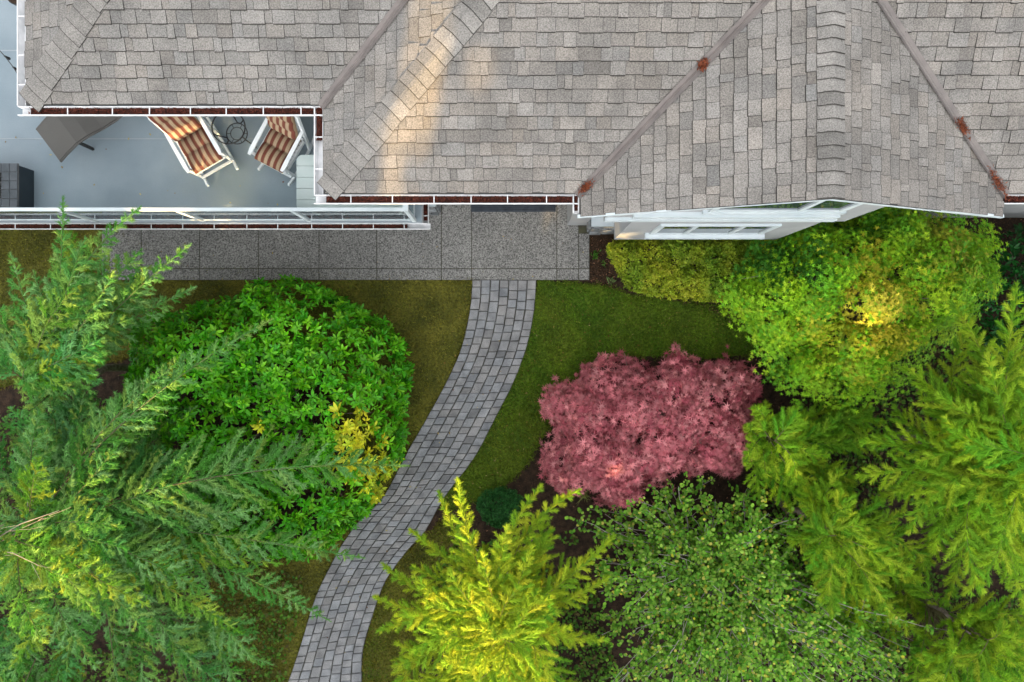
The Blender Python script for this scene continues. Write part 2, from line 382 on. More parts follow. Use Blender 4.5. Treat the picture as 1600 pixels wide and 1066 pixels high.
# --- cobble paver path: seven courses that run along the curve
def polyline(pts):
    w = [P(a, b, 0)[:2] for a, b in pts]
    # smooth by Catmull-Rom
    out = []
    for i in range(len(w) - 1):
        p0, p1, p2, p3 = w[max(i - 1, 0)], w[i], w[i + 1], w[min(i + 2, len(w) - 1)]
        for t in np.linspace(0, 1, 12, endpoint=False):
            out.append(.5 * (2 * p1 + (p2 - p0) * t + (2 * p0 - 5 * p1 + 4 * p2 - p3) * t * t + (3 * p1 - p0 - 3 * p2 + p3) * t ** 3))
    out.append(w[-1]); out = np.array(out)
    s = np.concatenate([[0], np.cumsum(np.linalg.norm(np.diff(out, axis=0), axis=1))])
    return out, s / s[-1], s[-1]
lp, ls_, lL = polyline(LE); rp_, rs_, rL = polyline(RE)
def path_pt(u, v):                     # u across 0..1, v along 0..1
    a = np.array([np.interp(v, ls_, lp[:, 0]), np.interp(v, ls_, lp[:, 1])]); b = np.array([np.interp(v, rs_, rp_[:, 0]), np.interp(v, rs_, rp_[:, 1])])
    return a * (1 - u) + b * u
pm = MB(); N = 60
vv = [(*path_pt(0, k / N), .012) for k in range(N + 1)] + [(*path_pt(1, k / N), .012) for k in range(N + 1)]
path = pm.add(vv, [(k, k + 1, N + 2 + k, N + 1 + k) for k in range(N)]).build('path', M['joint'])
tag(path, 'curved grey cobble paver path from the walkway down the garden', kind='structure')
pav = []
for c in range(7):
    L = (lL * (6.5 - c) + rL * (c + .5)) / 7; s = -.01 - .08 * random.random()
    while s < L:
        ln = random.choice((.135, .165, .165, .20, .215)) ; s1 = s + ln
        g = .0045
        u0 = c / 7 + .003 + random.uniform(0, .003); u1 = (c + 1) / 7 - .003 - random.uniform(0, .003)
        q = [path_pt(u0, max(s + g / 2, 0) / L), path_pt(u0, min((s1 - g / 2) / L, 1)), path_pt(u1, min((s1 - g / 2) / L, 1)), path_pt(u1, max(s + g / 2, 0) / L)]
        if min(s1, L) - max(s, 0) > .04: pav.append((s / L, q))
        s = s1
pav.sort(key=lambda t: t[0])
def paver(mb, q):
    q = [np.array(p) + np.random.default_rng(int(abs(p[0] * 1e4 + p[1] * 1e3))).normal(size=2) * .0022 for p in q]
    cen = sum(q) / 4; g = random.gauss(1, .065); warm = random.uniform(-.03, .03)
    base = np.array((.232, .234, .238)) * g * np.array((1 + warm, 1, 1 - warm))
    if random.random() < .06: base *= .72
    top = .048 + random.uniform(-.003, .004); tl = [random.uniform(-.0025, .0025) for _ in range(4)]
    i1 = [cen + (p - cen) * .97 for p in q]; i2 = [cen + (p - cen) * .86 for p in q]
    v = [(*p, .012) for p in q] + [(*p, top - .010 + t) for p, t in zip(i1, tl)] + [(*p, top + t) for p, t in zip(i2, tl)]
    f = [(8, 11, 10, 9)]
    for r in (0, 4):
        for k in range(4): f.append((r + k, r + 4 + k, r + 4 + (k + 1) % 4, r + (k + 1) % 4))
    mb.add(v, f, tuple(base))
rest = MB()
for i, (s, q) in enumerate(pav):
    if i < 300:
        mb = MB(); paver(mb, q); mb.build('paver', M['paver'], path)
    else: paver(rest, q)
tag(rest.build('lower_pavers', M['paver'], path), kind='stuff')

# --- exposed aggregate walkway
walk = MB().box(-7.8, 1.474, 1.157, 3.6, -.05, .018).build('walkway', M['joint'])
tag(walk, 'exposed aggregate concrete walkway along the house and entry', kind='structure')
gx = [-7.8] + [P(a, 400, 0)[0] for a in (222, 313, 405, 499, 589, 690, 737, 870, 904)] + [1.474]
gy0, gy1 = P(0, 438, 0)[1], P(0, 420, 0)[1]
def slab(x0, x1, y0, y1, z=.030):
    g = .006; c = random.uniform(.94, 1.06); b = .008
    mb = MB(); x0 += g; x1 -= g; y0 += g; y1 -= g; q = [(x0, y0), (x1, y0), (x1, y1), (x0, y1)]; q2 = [(x0 + b, y0 + b), (x1 - b, y0 + b), (x1 - b, y1 - b), (x0 + b, y1 - b)]
    v = [(*p, .0) for p in q] + [(*p, z - .006) for p in q] + [(*p, z) for p in q2]
    f = [(8, 9, 10, 11)] + [(r + k, r + (k + 1) % 4, r + 4 + (k + 1) % 4, r + 4 + k) for r in (0, 4) for k in range(4)]
    mb.add(v, f, (.200 * c, .197 * c, .188 * c)).build('slab', M['concrete'], walk)
for i in range(len(gx) - 1):
    slab(gx[i], gx[i + 1], gy0, gy1)
    if i == len(gx) - 2: slab(gx[i], gx[i + 1], gy1, 2.05); 
    else: slab(gx[i], gx[i + 1], gy1, 3.55)

# ------------------------------------------------------------------ the house
EZ, PIT = 4.6, 0.4167                 # eave height, roof pitch
YM, YL, XW, XL, XG0, XG1, YR = 1.81, 2.90, -2.32, -5.98, 0.83, 6.04, 1.52
XR = (XG0 + XG1) / 2
house = empty('house', (0, 2.9, 0)); HOFF = Vector((0, 2.9, 0))
tag(house, 'large house with grey shingle hip and gable roof', 'house')
def hpart(name, mb, mat, parent=None, **k):
    o = mb.build(name, mat, None, **k); o.parent = house if parent is None else parent
    if parent is None: o.matrix_parent_inverse = Matrix.Translation(-HOFF)
    return o
# roof deck under the shingles
def zs(v): return EZ + PIT * v
T = 4.6
rb = MB()
def facet(pts, color=(1, 1, 1)): rb.add(pts, [tuple(range(len(pts)))], color)
facet([(XL, YL, EZ), (XW, YL, EZ), (XW + T, YL + T, zs(T)), (XL + T, YL + T, zs(T))])                                   # left south slope
facet([(XL, YL, EZ), (XL + T, YL + T, zs(T)), (XL, YL + 9.2, EZ)])                                                       # left west slope
facet([(XW, YM, EZ), (XW + T, YM + T, zs(T)), (XW + T, YL + T, zs(T)), (XW, YL, EZ)])                                    # middle west slope
tv = XR - XG0
facet([(XW, YM, EZ), (XG0, YM, EZ), (XR, YM + tv, zs(tv)), (XR, YM + T, zs(T)), (XW + T, YM + T, zs(T))])                # middle south slope
facet([(XG0, YR, EZ), (XR, YR, zs(tv)), (XR, YM + tv, zs(tv)), (XG0, YM, EZ)])                                          # gable west slope
facet([(XG1, YR, EZ), (XG1, YM, EZ), (XR, YM + tv, zs(tv)), (XR, YR, zs(tv))])                                          # gable east slope
facet([(XG1, YM, EZ), (14, YM, EZ), (14, YM + T, zs(T)), (XR, YM + T, zs(T)), (XR, YM + tv, zs(tv))])                   # right south slope
# back slopes close the roof
facet([(XL + T, YL + T, zs(T)), (XW + T, YL + T, zs(T)), (XW + T, YL + 2 * T, EZ), (XL, YL + 2 * T, EZ)])
facet([(XW + T, YM + T, zs(T)), (14, YM + T, zs(T)), (14, YL + 2 * T, EZ), (XW + T, YL + 2 * T, EZ), (XW + T, YL + T, zs(T))])
roof = hpart('roof', rb, M['felt'])
# shingles, one slope at a time; slope frame: (u along eave, v up the slope in plan)
EXPO = 0.1386
SLOPES = [  # origin, u dir, v dir, u range, v max, keep tests (plan half planes n.x>=d)
    ('sl', (XL, YL), (1, 0), (0, 1), (0.0, 7.2), 3.2, [((1, -1), XL - YL + .02), ((-1, 1), -(XW - YL) + .05)]),
    ('sw', (XL, YL), (0, 1), (1, 0), (0.0, 4.0), 3.0, [((-1, 1), YL - XL + .02)]),
    ('mw', (XW, YM), (0, 1), (1, 0), (0.0, 4.6), 3.0, [((-1, 1), YM - XW + .02), ((1, -1), XW - YL + .05)]),
    ('ms', (XW, YM), (1, 0), (0, 1), (0.0, 7.0), 3.4, [((1, -1), XW - YM + .02), ((-1, 1), YM - XG0 + .05)]),
    ('gw', (XG0, YR), (0, 1), (1, 0), (0.005, 5.0), tv - .02, [((1, -1), XG0 - YM + .05)]),
    ('ge', (XG1, YR), (0, 1), (-1, 0), (0.005, 5.0), tv - .02, [((-1, -1), -(XG1 + YM) + .05)]),
    ('rs', (XG1, YM), (1, 0), (0, 1), (-4.0, 5.0), 3.4, [((1, 1), XG1 + YM + .05)]),
]
singles = []; bulk = []
for key, o, ud, vd, (ua, ub), vmax, tests in SLOPES:
    o = np.array(o); ud = np.array(ud, float); vd = np.array(vd, float)
    tiles = []
    k = 0; v = .0
    tone_row = 1.0
    while v < vmax:
        u = ua - random.random() * .2; high = random.random() < .5
        tone_row = .85 * tone_row + .15 * random.gauss(1, .06)
        while u < ub:
            wd = random.choice((.09, .13, .17, .19, .21, .25, .28)) * random.uniform(.9, 1.1)
            a, b = max(u, ua), min(u + wd, ub)
            if b - a > .03:
                th = random.uniform(.019, .026) if high else random.uniform(.010, .014)
                lo = v + (random.uniform(-.004, .002) if high else random.uniform(.004, .012)); hi = v + EXPO + .035
                if hi > vmax + .03: hi = vmax + .03
                t = random.gauss(1.0, .06) * tone_row * (1.04 if high else .95)
                if random.random() < .04: t *= .84
                wm = random.gauss(0, .012) + (.012 if key in ('gw', 'ge', 'rs', 'ms') else -.004)
                c = (.176 * t * (1 + wm), .167 * t, .156 * t * (1 - wm))
                g = .0024
                corners = []
                for (uu, vq, zz) in ((a + g, lo, th), (b - g, lo, th), (b - g, hi, .002), (a + g, hi, .002)):
                    p = o + ud * uu + vd * vq; corners.append((p[0], p[1], zs(vq) + zz))
                low = [(x, y, z - th + .001) for (x, y, z) in corners[:2]] + [(x, y, z - .001) for (x, y, z) in corners[2:]]
                inside = all(np.dot(n_, (x, y)) >= d + .0 for n_, d in tests for x, y, z in corners)
                outside = any(all(np.dot(n_, (x, y)) < d for x, y, z in corners) for n_, d in tests)
                if not outside:
                    cx = sum(q[0] for q in corners) / 4; cy = sum(q[1] for q in corners) / 4; D = CAM_H - corners[0][2]
                    px, py = 800 + cx * FPX / D, 533 - cy * FPX / D
                    seen = -40 < px < 1640 and -30 < py < 345
                    tiles.append((inside and seen, (b - a) / D, low + corners, c))
            u += wd; high = (not high) if random.random() < .82 else high
        v += EXPO; k += 1
    flip = (ud[0] * vd[1] - ud[1] * vd[0]) < 0
    F = [(4, 5, 6, 7), (0, 1, 9, 8), (1, 2, 10, 9), (3, 0, 8, 11)]      # granule face on top, bare asphalt cut edges
    if flip: F = [tuple(reversed(f)) for f in F]
    bulk.append((tiles, F, tests)); singles += [(t[1], len(bulk) - 1, i) for i, t in enumerate(tiles) if t[0]]
singles.sort(reverse=True); chosen = set((b, i) for _, b, i in singles[:300])
sv = []
EDGE = (.040, .037, .034)  # asphalt of the cut edges, also the shadow line painted on top faces
def tile_mesh(mb, v8, F, c):
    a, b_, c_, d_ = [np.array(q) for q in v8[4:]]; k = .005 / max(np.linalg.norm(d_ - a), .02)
    a2 = a + (d_ - a) * k; b2 = b_ + (c_ - b_) * k  # narrow strip up the top face, coloured as the course's shadow line
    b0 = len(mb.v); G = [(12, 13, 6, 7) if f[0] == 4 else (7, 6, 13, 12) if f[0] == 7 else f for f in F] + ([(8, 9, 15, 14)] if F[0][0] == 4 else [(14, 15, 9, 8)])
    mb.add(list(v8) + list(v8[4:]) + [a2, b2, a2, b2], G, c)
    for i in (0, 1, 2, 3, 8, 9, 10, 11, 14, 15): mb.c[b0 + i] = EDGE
    return mb
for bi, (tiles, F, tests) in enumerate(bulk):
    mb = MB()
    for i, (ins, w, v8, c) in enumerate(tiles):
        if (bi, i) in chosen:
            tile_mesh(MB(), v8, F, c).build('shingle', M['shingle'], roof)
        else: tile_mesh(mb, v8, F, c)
    me = mb.mesh('shingles'); bm = bmesh.new(); bm.from_mesh(me)
    for n_, d in tests:
        nv = Vector((n_[0], n_[1], 0)); ln = nv.length; nv /= ln
        bmesh.ops.bisect_plane(bm, geom=bm.verts[:] + bm.edges[:] + bm.faces[:], plane_co=nv * (d / ln), plane_no=nv, clear_inner=True)
    bm.to_mesh(me); bm.free()
    sv.append(me)
bm = bmesh.new()
for me in sv: bm.from_mesh(me)
me = bpy.data.meshes.new('shingles'); bm.to_mesh(me); bm.free()
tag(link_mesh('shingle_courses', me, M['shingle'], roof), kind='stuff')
# hip and ridge caps
def caps(p0, d, n, length, half, side, drop, step):
    d = Vector(d); p0 = Vector(p0); side = Vector(side)
    for i in range(n):
        s0 = i * step + random.uniform(-.006, .006); s1 = s0 + step + .05; g = random.gauss(1, .085); w = half * random.uniform(.96, 1.04)
        vts = []
        for s, h in ((s0 + .007, .038), (s1, .020)):
            c = p0 + d * s
            for k in (-1, -.55, -.12, .12, .55, 1):
                vts.append(c + side * (k * w) + Vector((0, 0, h - drop * abs(k) * w - (.004 if abs(k) > .9 else 0))))
        front = [p - d.normalized() * .007 for p in vts[:6]]; low = [p - Vector((0, 0, .018)) for p in front]  # front strip carries the painted shadow line between caps
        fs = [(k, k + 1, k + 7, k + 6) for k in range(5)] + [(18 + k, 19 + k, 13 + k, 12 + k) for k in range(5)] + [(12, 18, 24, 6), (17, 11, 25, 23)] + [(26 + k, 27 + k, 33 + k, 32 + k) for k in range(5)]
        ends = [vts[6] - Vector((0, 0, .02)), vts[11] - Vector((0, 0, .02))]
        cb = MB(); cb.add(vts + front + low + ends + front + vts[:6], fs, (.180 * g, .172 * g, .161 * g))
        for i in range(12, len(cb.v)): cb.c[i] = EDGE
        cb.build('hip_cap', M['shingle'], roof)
hd = (1, 1, PIT)
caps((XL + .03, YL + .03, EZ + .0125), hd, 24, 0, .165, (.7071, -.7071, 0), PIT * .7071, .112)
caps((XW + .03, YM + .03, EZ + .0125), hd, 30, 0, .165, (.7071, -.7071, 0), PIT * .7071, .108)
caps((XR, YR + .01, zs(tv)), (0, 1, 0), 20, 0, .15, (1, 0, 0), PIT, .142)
# valley flashings with a centre rib
def valley(x, y, sx, L):
    mb = MB(); d = Vector((sx, 1, PIT)); p0 = Vector((x, y, EZ)); sd = Vector((1, -sx, 0)).normalized()
    prof = [(-.052, .028), (-.012, .012), (0, .028), (.012, .012), (.052, .028)]
    v = [p0 + d * s + sd * a + Vector((0, 0, h + PIT * .7071 * abs(a))) for s in (-.03, L) for a, h in prof]
    hpart('valley_flashing', mb.add(v, [(k, k + 1, k + 6, k + 5) for k in range(4)]), M['flashing'], roof)
valley(XW, YL, 1, 3.0); valley(XG0, YM, 1, tv); valley(XG1, YM, -1, tv)
# needle litter caught on the valleys
def litter(cx, cy, cz, rx, ry, n, seed, ang=0.0, zt=0.03, parent=None, slope=(0, 0)):
    r = np.random.default_rng(seed); a = r.normal(size=(n, 2)) * (rx, ry) * .5
    ca, sa = math.cos(ang), math.sin(ang); p = np.column_stack([a[:, 0] * ca - a[:, 1] * sa, a[:, 0] * sa + a[:, 1] * ca])
    pos = np.column_stack([cx + p[:, 0], cy + p[:, 1], cz + p @ np.array(slope) + zt * r.random(n)])
    c = np.array(srgb(116, 62, 40)) * (.45 + .9 * r.random((n, 1)))
    fo = Foliage(); fo.add(*leaves(T_NEEDLE, pos, unit(r.normal(size=(n, 3)) + (0, 0, 1.5)), unit(np.column_stack([r.normal(size=(n, 2)), .2 * r.normal(size=n)])), .02 + .03 * r.random(n), c, .3))
    o = fo.build('needle_litter', M['blade'], roof); o['kind'] = 'stuff'
def on_valley(x, y, sx, t): return x + sx * t, y + t, zs(t) + .035
for (x, y, sx, t, L, s) in ((XG0, YM, 1, .07, .10, 1), (XG0, YM, 1, 1.35, .07, 2), (XG1, YM, -1, .12, .24, 3), (XG1, YM, -1, .72, .13, 4)):
    c = on_valley(x, y, sx, t); litter(*c, L * .8, .045, 260, s, math.atan2(1, sx), .02, None, (PIT * .5 * sx, PIT * .5))
# gutters: open troughs with hangers and litter
def gutter(p0, p1, out, z, hang, fill, parent=None, w=.115):
    """p0->p1 plan line of the roof edge, out = plan unit vector away from the roof"""
    p0 = np.array(p0); p1 = np.array(p1); out = np.array(out); d = p1 - p0; L = np.linalg.norm(d); d = d / L
    t = .010
    def pt(s, o, zz): q = p0 + d * s + out * o; return (q[0], q[1], zz)
    mb = MB()
    prof = [(-.0, z), (-.0, z - .10), (w * .8, z - .10), (w, z - .03), (w, z), (w - .012, z), (w - .012, z - .03), (w * .8 - .008, z - .09), (.008, z - .09), (.008, z)]
    v = [pt(s, a, b) for s in (0, L) for a, b in prof]; n = len(prof)
    mb.add(v, [(k, (k + 1) % n, n + (k + 1) % n, n + k) for k in range(n)] + [tuple(range(n)), tuple(range(2 * n - 1, n - 1, -1))])
    g = hpart('gutter', mb, M['white_metal'])
    for s in hang:
        if not (0.02 < s < L - .02): continue
        h = MB(); q0 = pt(s, .009, z - .008); q1 = pt(s, w - .012, z - .008)
        h.bar(q0, q1, .012, .005).build('hanger', M['white_metal'], None).parent = g
    for a, b, hgt in fill:
        a = max(a, .01); b = min(b, L - .01); m = max(int((b - a) / .05), 2); dv = []; df = []
        for k in range(m + 1):
            for j in range(4):
                dv.append(pt(a + (b - a) * k / m, .012 + (w - .036) * j / 3, z - hgt + random.uniform(-.012, .012)))
        df = [(k * 4 + j, k * 4 + j + 1, k * 4 + j + 5, k * 4 + j + 4) for k in range(m) for j in range(3)]
        deb = MB().add(dv, df).build('needle_debris', M['debris'], None); deb.parent = g
        nn = int((b - a) * 260); ss = a + (b - a) * rng.random(nn); oo = .015 + (w - .04) * rng.random(nn)
        pos = p0 + d * ss[:, None] + out * oo[:, None]; pos = np.column_stack([pos, z - hgt + .012 + .012 * rng.random(nn)])
        c = np.array(srgb(92, 46, 34)) * (.35 + 1.0 * rng.random((nn, 1)))
        fo = Foliage(); fo.add(*leaves(T_NEEDLE, pos, unit(rng.normal(size=(nn, 3)) + (0, 0, 1.5)), unit(np.column_stack([rng.normal(size=(nn, 2)), .2 * rng.normal(size=nn)])), .02 + .03 * rng.random(nn), c, .3))
        x = fo.build('needle_litter', M['blade'], g); x['kind'] = 'stuff'
    return g
def hx(pxs, z, x0): return [abs(P(a, 0, z)[0] - x0) for a in pxs]
GZ = EZ - .005
gutter((XL - .11, YL - .008), (XW - .01, YL - .008), (0, -1), GZ, hx((105, 175, 233, 297, 353, 411, 470), GZ, XL - .11), [(.13, 3.7, .045)])
gutter((XL - .002, YL + 5.0), (XL - .002, YL + .0), (-1, 0), GZ, [5.0 - (P(0, a, GZ)[1] - YL) for a in (25, 86, 132)], [])
gutter((XW - .005, YL - .0), (XW - .005, YM - .01), (-1, 0), GZ, [YL - P(0, a, GZ)[1] for a in (214, 264)], [(.0, .42, .04)])
gutter((XW - .12, YM - .008), (XG0 - .01, YM - .008), (0, -1), GZ, hx((548, 613, 678, 736, 793, 854), GZ, XW - .12), [(.14, 3.2, .045)])
gutter((XG0 - .006, YM - .0), (XG0 - .006, YR + .06), (-1, 0), GZ, [], [(.0, .2, .04)], w=.075)
gutter((XG1 + .02, YM - .008), (14, YM - .008), (0, -1), GZ, [.5, 1.1, 1.7, 2.3], [(.0, 3, .04)])
# rake boards and fascia, soffits
rk = MB()
for xa, za, xb, zb in ((XG0 - .02, EZ, XR, zs(tv)), (XR, zs(tv), XG1 + .02, EZ)):
    rk.add([(xa, YR + .0, za - .005), (xb, YR, zb - .005), (xb, YR, zb - .07), (xa, YR, za - .07), (xa, YR + .035, za - .005), (xb, YR + .035, zb - .005), (xb, YR + .035, zb - .07), (xa, YR + .035, za - .07)],
           [(0, 3, 2, 1), (4, 5, 6, 7), (3, 7, 6, 2), (0, 1, 5, 4), (0, 4, 7, 3), (1, 2, 6, 5)])
hpart('rake_board', rk, M['white'])
fx = MB()
fx.box(XL + .01, XW, YL + .01, YL + .03, EZ - .17, EZ - .004); fx.box(XW + .01, XW + .03, YM + .04, YL, EZ - .17, EZ - .004)
fx.box(XW + .01, XG0, YM + .01, YM + .03, EZ - .17, EZ - .004); fx.box(XL + .01, XL + .03, YL + .04, 11, EZ - .17, EZ - .004); fx.box(XG1, 14, YM + .01, YM + .03, EZ - .17, EZ - .004)
hpart('fascia', fx, M['white'])
sf_ = MB()
sf_.box(XL + .03, XW + .6, YL + .035, 3.8, EZ - .16, EZ - .14); sf_.box(XW + .035, XG0, YM + .035, 3.2, EZ - .163, EZ - .143)

hpart('soffit', sf_, M['white'])
# walls
wl_ = MB()
wl_.box(-5.3, -1.9, 3.74, 9.5, 0, EZ - .16)           # upper storey behind the deck
wl_.box(-1.95, 1.1, 2.90, 9.5, 0, EZ - .165)          # entry
wl_.box(1.05, 6.0, 2.20, 9.5, 0, EZ - .165)           # gable wing
wl_.box(5.9, 13.5, 2.35, 9.5, 0, EZ - .17)
hpart('wall', wl_, M['siding'])
gb = MB()                                               # gable triangle and the projecting bay that holds the windows
gb.add([(XG0 + .3, 2.2, EZ - .17), (XG1 - .1, 2.2, EZ - .17), (XR, 2.2, zs(tv) - .12)], [(0, 1, 2)])
hpart('gable_wall', gb, M['siding'])
BY = 1.70; BX0, BX1, LX0, LX1 = 1.30, 4.72, 1.72, 4.45
bay = MB(); bay.box(BX0, BX1, BY, 2.198, 3.30, EZ - .10); bay.box(LX0, LX1, BY + .01, 2.197, 1.5, 3.299)
hpart('bay', bay, M['siding'])
fx0 = MB()
fx0.add([(BX0, BY, EZ - .10), (BX1, BY, EZ - .10), (BX1, BY, zs(XG1 - BX1) - .05), (XR, BY, zs(tv) - .05), (BX0, BY, zs(BX0 - XG0) - .05)], [(0, 1, 2, 3, 4)])
hpart('gable_panel', fx0, M['siding'])
def window(name, x0, x1, z0, z1, mull, y, sill=.09):
    w = MB(); t = .075
    w.box(x0, x0 + t, y - .035, y - .002, z0, z1); w.box(x1 - t, x1, y - .035, y - .002, z0, z1)
    w.box(x0 + t, x1 - t, y - .034, y - .002, z1 - t, z1); w.box(x0 + t, x1 - t, y - .034, y - .002, z0, z0 + t)
    o = hpart('window', w, M['white'])
    prev = x0 + t
    for mx in list(mull) + [x1 - t]:
        e = mx - .03 if mx != x1 - t else mx
        pn = MB().box(prev, e, y - .014, y - .003, z0 + t, z1 - t).build('pane', M['window'], None); pn.parent = o
        if mx != x1 - t: b = MB().box(mx - .03, mx + .03, y - .036, y - .002, z0 + t, z1 - t).build('mullion', M['white'], None); b.parent = o
        prev = mx + .03
    s = MB().box(x0 - .06, x1 + .06, y - sill, y - .001, z0 - .10, z0 - .003).build('sill', M['white'], None); s.parent = o
    return o
window('window', P(1016, 0, 2.3)[0], P(1192, 0, 2.3)[0], 2.22, 3.06, (P(1078, 0, 2.6)[0], P(1150, 0, 2.6)[0]), BY + .01)
window('window', P(1108, 0, 4.2)[0], P(1318, 0, 4.2)[0], 4.16, 5.0, (P(1248, 0, 4.2)[0],), BY, .045)
tr = MB(); tr.box(BX0 - .02, BX1 - .25, BY - .045, BY - .001, 3.50, 3.62); tr.box(BX0 + .3, BX1 - .4, BY - .075, BY - .002, 3.90, 4.02)
hpart('belt_trim', tr, M['white'])
# stone wainscot at the entry corner
sx0, sx1 = P(917, 0, .1)[0], P(985, 0, .1)[0]
sb = MB().box(sx0 + .03, sx1, 2.06, 2.5, 0, 1.06); stone_base = hpart('stone_base', sb, M['mortar'])
MB().box(sx0 - .03, sx1 + .05, 2.0, 2.5, 1.062, 1.12).build('cap', M['cap'], None).parent = stone_base
def stones(x0, x1, y, z0, z1, parent, axis=0):
    z = z0
    while z < z1 - .03:
        h = random.uniform(.08, .16); h = min(h, z1 - z); x = x0
        while x < x1 - .02:
            w = min(random.uniform(.12, .26), x1 - x); g = random.uniform(.6, 1.2); th = random.uniform(.02, .055)
            c = (.20 * g, .215 * g, .225 * g); e = .006; b = .015
            if axis == 0: q = lambda a, d, zz: (a, y - d, zz)
            else: q = lambda a, d, zz: (y + axis * d, a, zz)
            r_ = [(x + e, z + e), (x + w - e, z + e), (x + w - e, z + h - e), (x + e, z + h - e)]
            r2 = [(x + e + b, z + e + b), (x + w - e - b, z + e + b), (x + w - e - b, z + h - e - b), (x + e + b, z + h - e - b)]
            v = [q(a, 0, zz) for a, zz in r_] + [q(a, th * .75, zz) for a, zz in r_] + [q(a, th, zz) for a, zz in r2]
            MB().add(v, [(8, 9, 10, 11)] + [(r + k, r + (k + 1) % 4, r + 4 + (k + 1) % 4, r + 4 + k) for r in (0, 4) for k in range(4)], c).build('stone', M['stone'], parent)
            x += w
        z += h
stones(sx0 + .03, sx1, 2.06, 0, 1.05, stone_base); stones(2.06, 2.5, sx0 + .03, 0, 1.05, stone_base, -1)
px0, px1 = P(668, 0, .1)[0], P(689, 0, .1)[0]
pier = MB().box(px0 - .35, px1 - .04, 2.42, 2.88, 0, .96); pier_o = hpart('stone_pier', pier, M['mortar'])
MB().box(px0 - .4, px1, 2.37, 2.89, .962, 1.02).build('cap', M['cap'], None).parent = pier_o
stones(px0 - .35, px1 - .04, 2.42, 0, .95, pier_o); stones(2.42, 2.88, px1 - .04, 0, .95, pier_o, 1)
MB().box(px0 - .2, px1 - .16, 2.5, 2.75, 1.021, EZ - .17).build('column', M['white'], None).parent = pier_o

# ------------------------------------------------------------------ the deck
DZ = 2.0
dk = MB(); DX0, DX1, DYF = -14.0, -1.47, 1.93
dk.box(DX0, DX1, DYF, 3.735, DZ - .22, DZ); dk.box(DX0, -5.305, 3.7352, 10.0, DZ - .22, DZ - .0005)
deck = empty('deck', (-5, 2.8, 0)); tag(deck, 'raised blue-grey vinyl deck with white glass railing', 'deck')
def dpart(name, mb, mat, parent=None, **k):
    o = mb.build(name, mat, None, **k); o.parent = deck if parent is None else parent
    if parent is None: o.matrix_parent_inverse = Matrix.Translation(-Vector((-5, 2.8, 0)))
    return o
dpart('deck_floor', dk, M['deck'])
for y in (P(0, 217, DZ)[1], P(0, 79, DZ)[1]):
    dpart('seam', MB().box(DX0, DX1 - .01 if y < 3.7 else -5.31, y - .009, y + .009, DZ + .0005, DZ + .004), M['seam'])
dpart('edge_trim', MB().box(DX0, DX1 + .02, DYF - .02, DYF - .001, DZ - .23, DZ + .004).box(DX1 + .001, DX1 + .02, DYF, 2.88, DZ - .23, DZ + .004), M['seam'])
RZ = DZ + .95; RY = DYF + .01; RX1 = DX1 - .06
tr_ = MB(); tr_.box(DX0, RX1 + .0, RY - .024, RY + .024, RZ - .045, RZ); tr_.box(RX1 - .08, RX1, RY + .0245, 2.85, RZ - .045, RZ)
dpart('top_rail', tr_, M['white'])
br = MB(); br.box(DX0, RX1 - .0, RY - .012, RY + .012, DZ + .07, DZ + .11); br.box(RX1 - .06, RX1 - .024, RY + .0125, 2.85, DZ + .07, DZ + .11)
dpart('bottom_rail', br, M['white'])
posts = [P(a, 0, DZ)[0] for a in (-40, 150, 319, 484)] + [RX1 - .04]
for x in posts: dpart('post', MB().box(x - .03, x + .03, RY - .025, RY + .03, DZ + .001, RZ - .046), M['white'])
dpart('post', MB().box(RX1 - .07, RX1 - .012, 2.76, 2.82, DZ + .001, RZ - .046), M['white'])
xs = [DX0] + posts
for a, b in zip(xs[:-1], xs[1:]):
    dpart('glass_pane', MB().box(a + .05, b - .05, RY - .004, RY + .004, DZ + .112, RZ - .047), M['glass'])
dpart('glass_pane', MB().box(RX1 - .045, RX1 - .037, RY + .08, 2.74, DZ + .112, RZ - .047), M['glass'])
for a in (26, 81, 238, 287, 336, 387, 435, 488, 536, 584, 632):
    x = P(a, 0, RZ - .35)[0]; dpart('clip', MB().box(x - .012, x + .012, RY - .016, RY + .012, RZ - .10, RZ - .046), M['white_metal'])
for pp0, pp1, outv, hh, fill in (((DX0, DYF - .021), (DX1 + .14, DYF - .021), (0, -1), hx((26, 81, 150, 238, 287, 336, 387, 435, 488, 536, 584, 632), DZ - .1, DX0), [(.1, 12.3, .05)]),
                          ((DX1 + .021, DYF - .02), (DX1 + .021, 2.9), (1, 0), [.12, .5, .9], [(.05, .9, .05)])):
    g = gutter(pp0, pp1, outv, DZ - .06, hh, fill, w=.10); g.parent = deck; g.matrix_parent_inverse = Matrix.Translation(-Vector((-5, 2.8, 0)))
us = MB(); us.box(DX0, DX1 - .2, 2.75, 2.85, 0.02, DZ - .221)
dpart('under_wall', us, M['siding'])

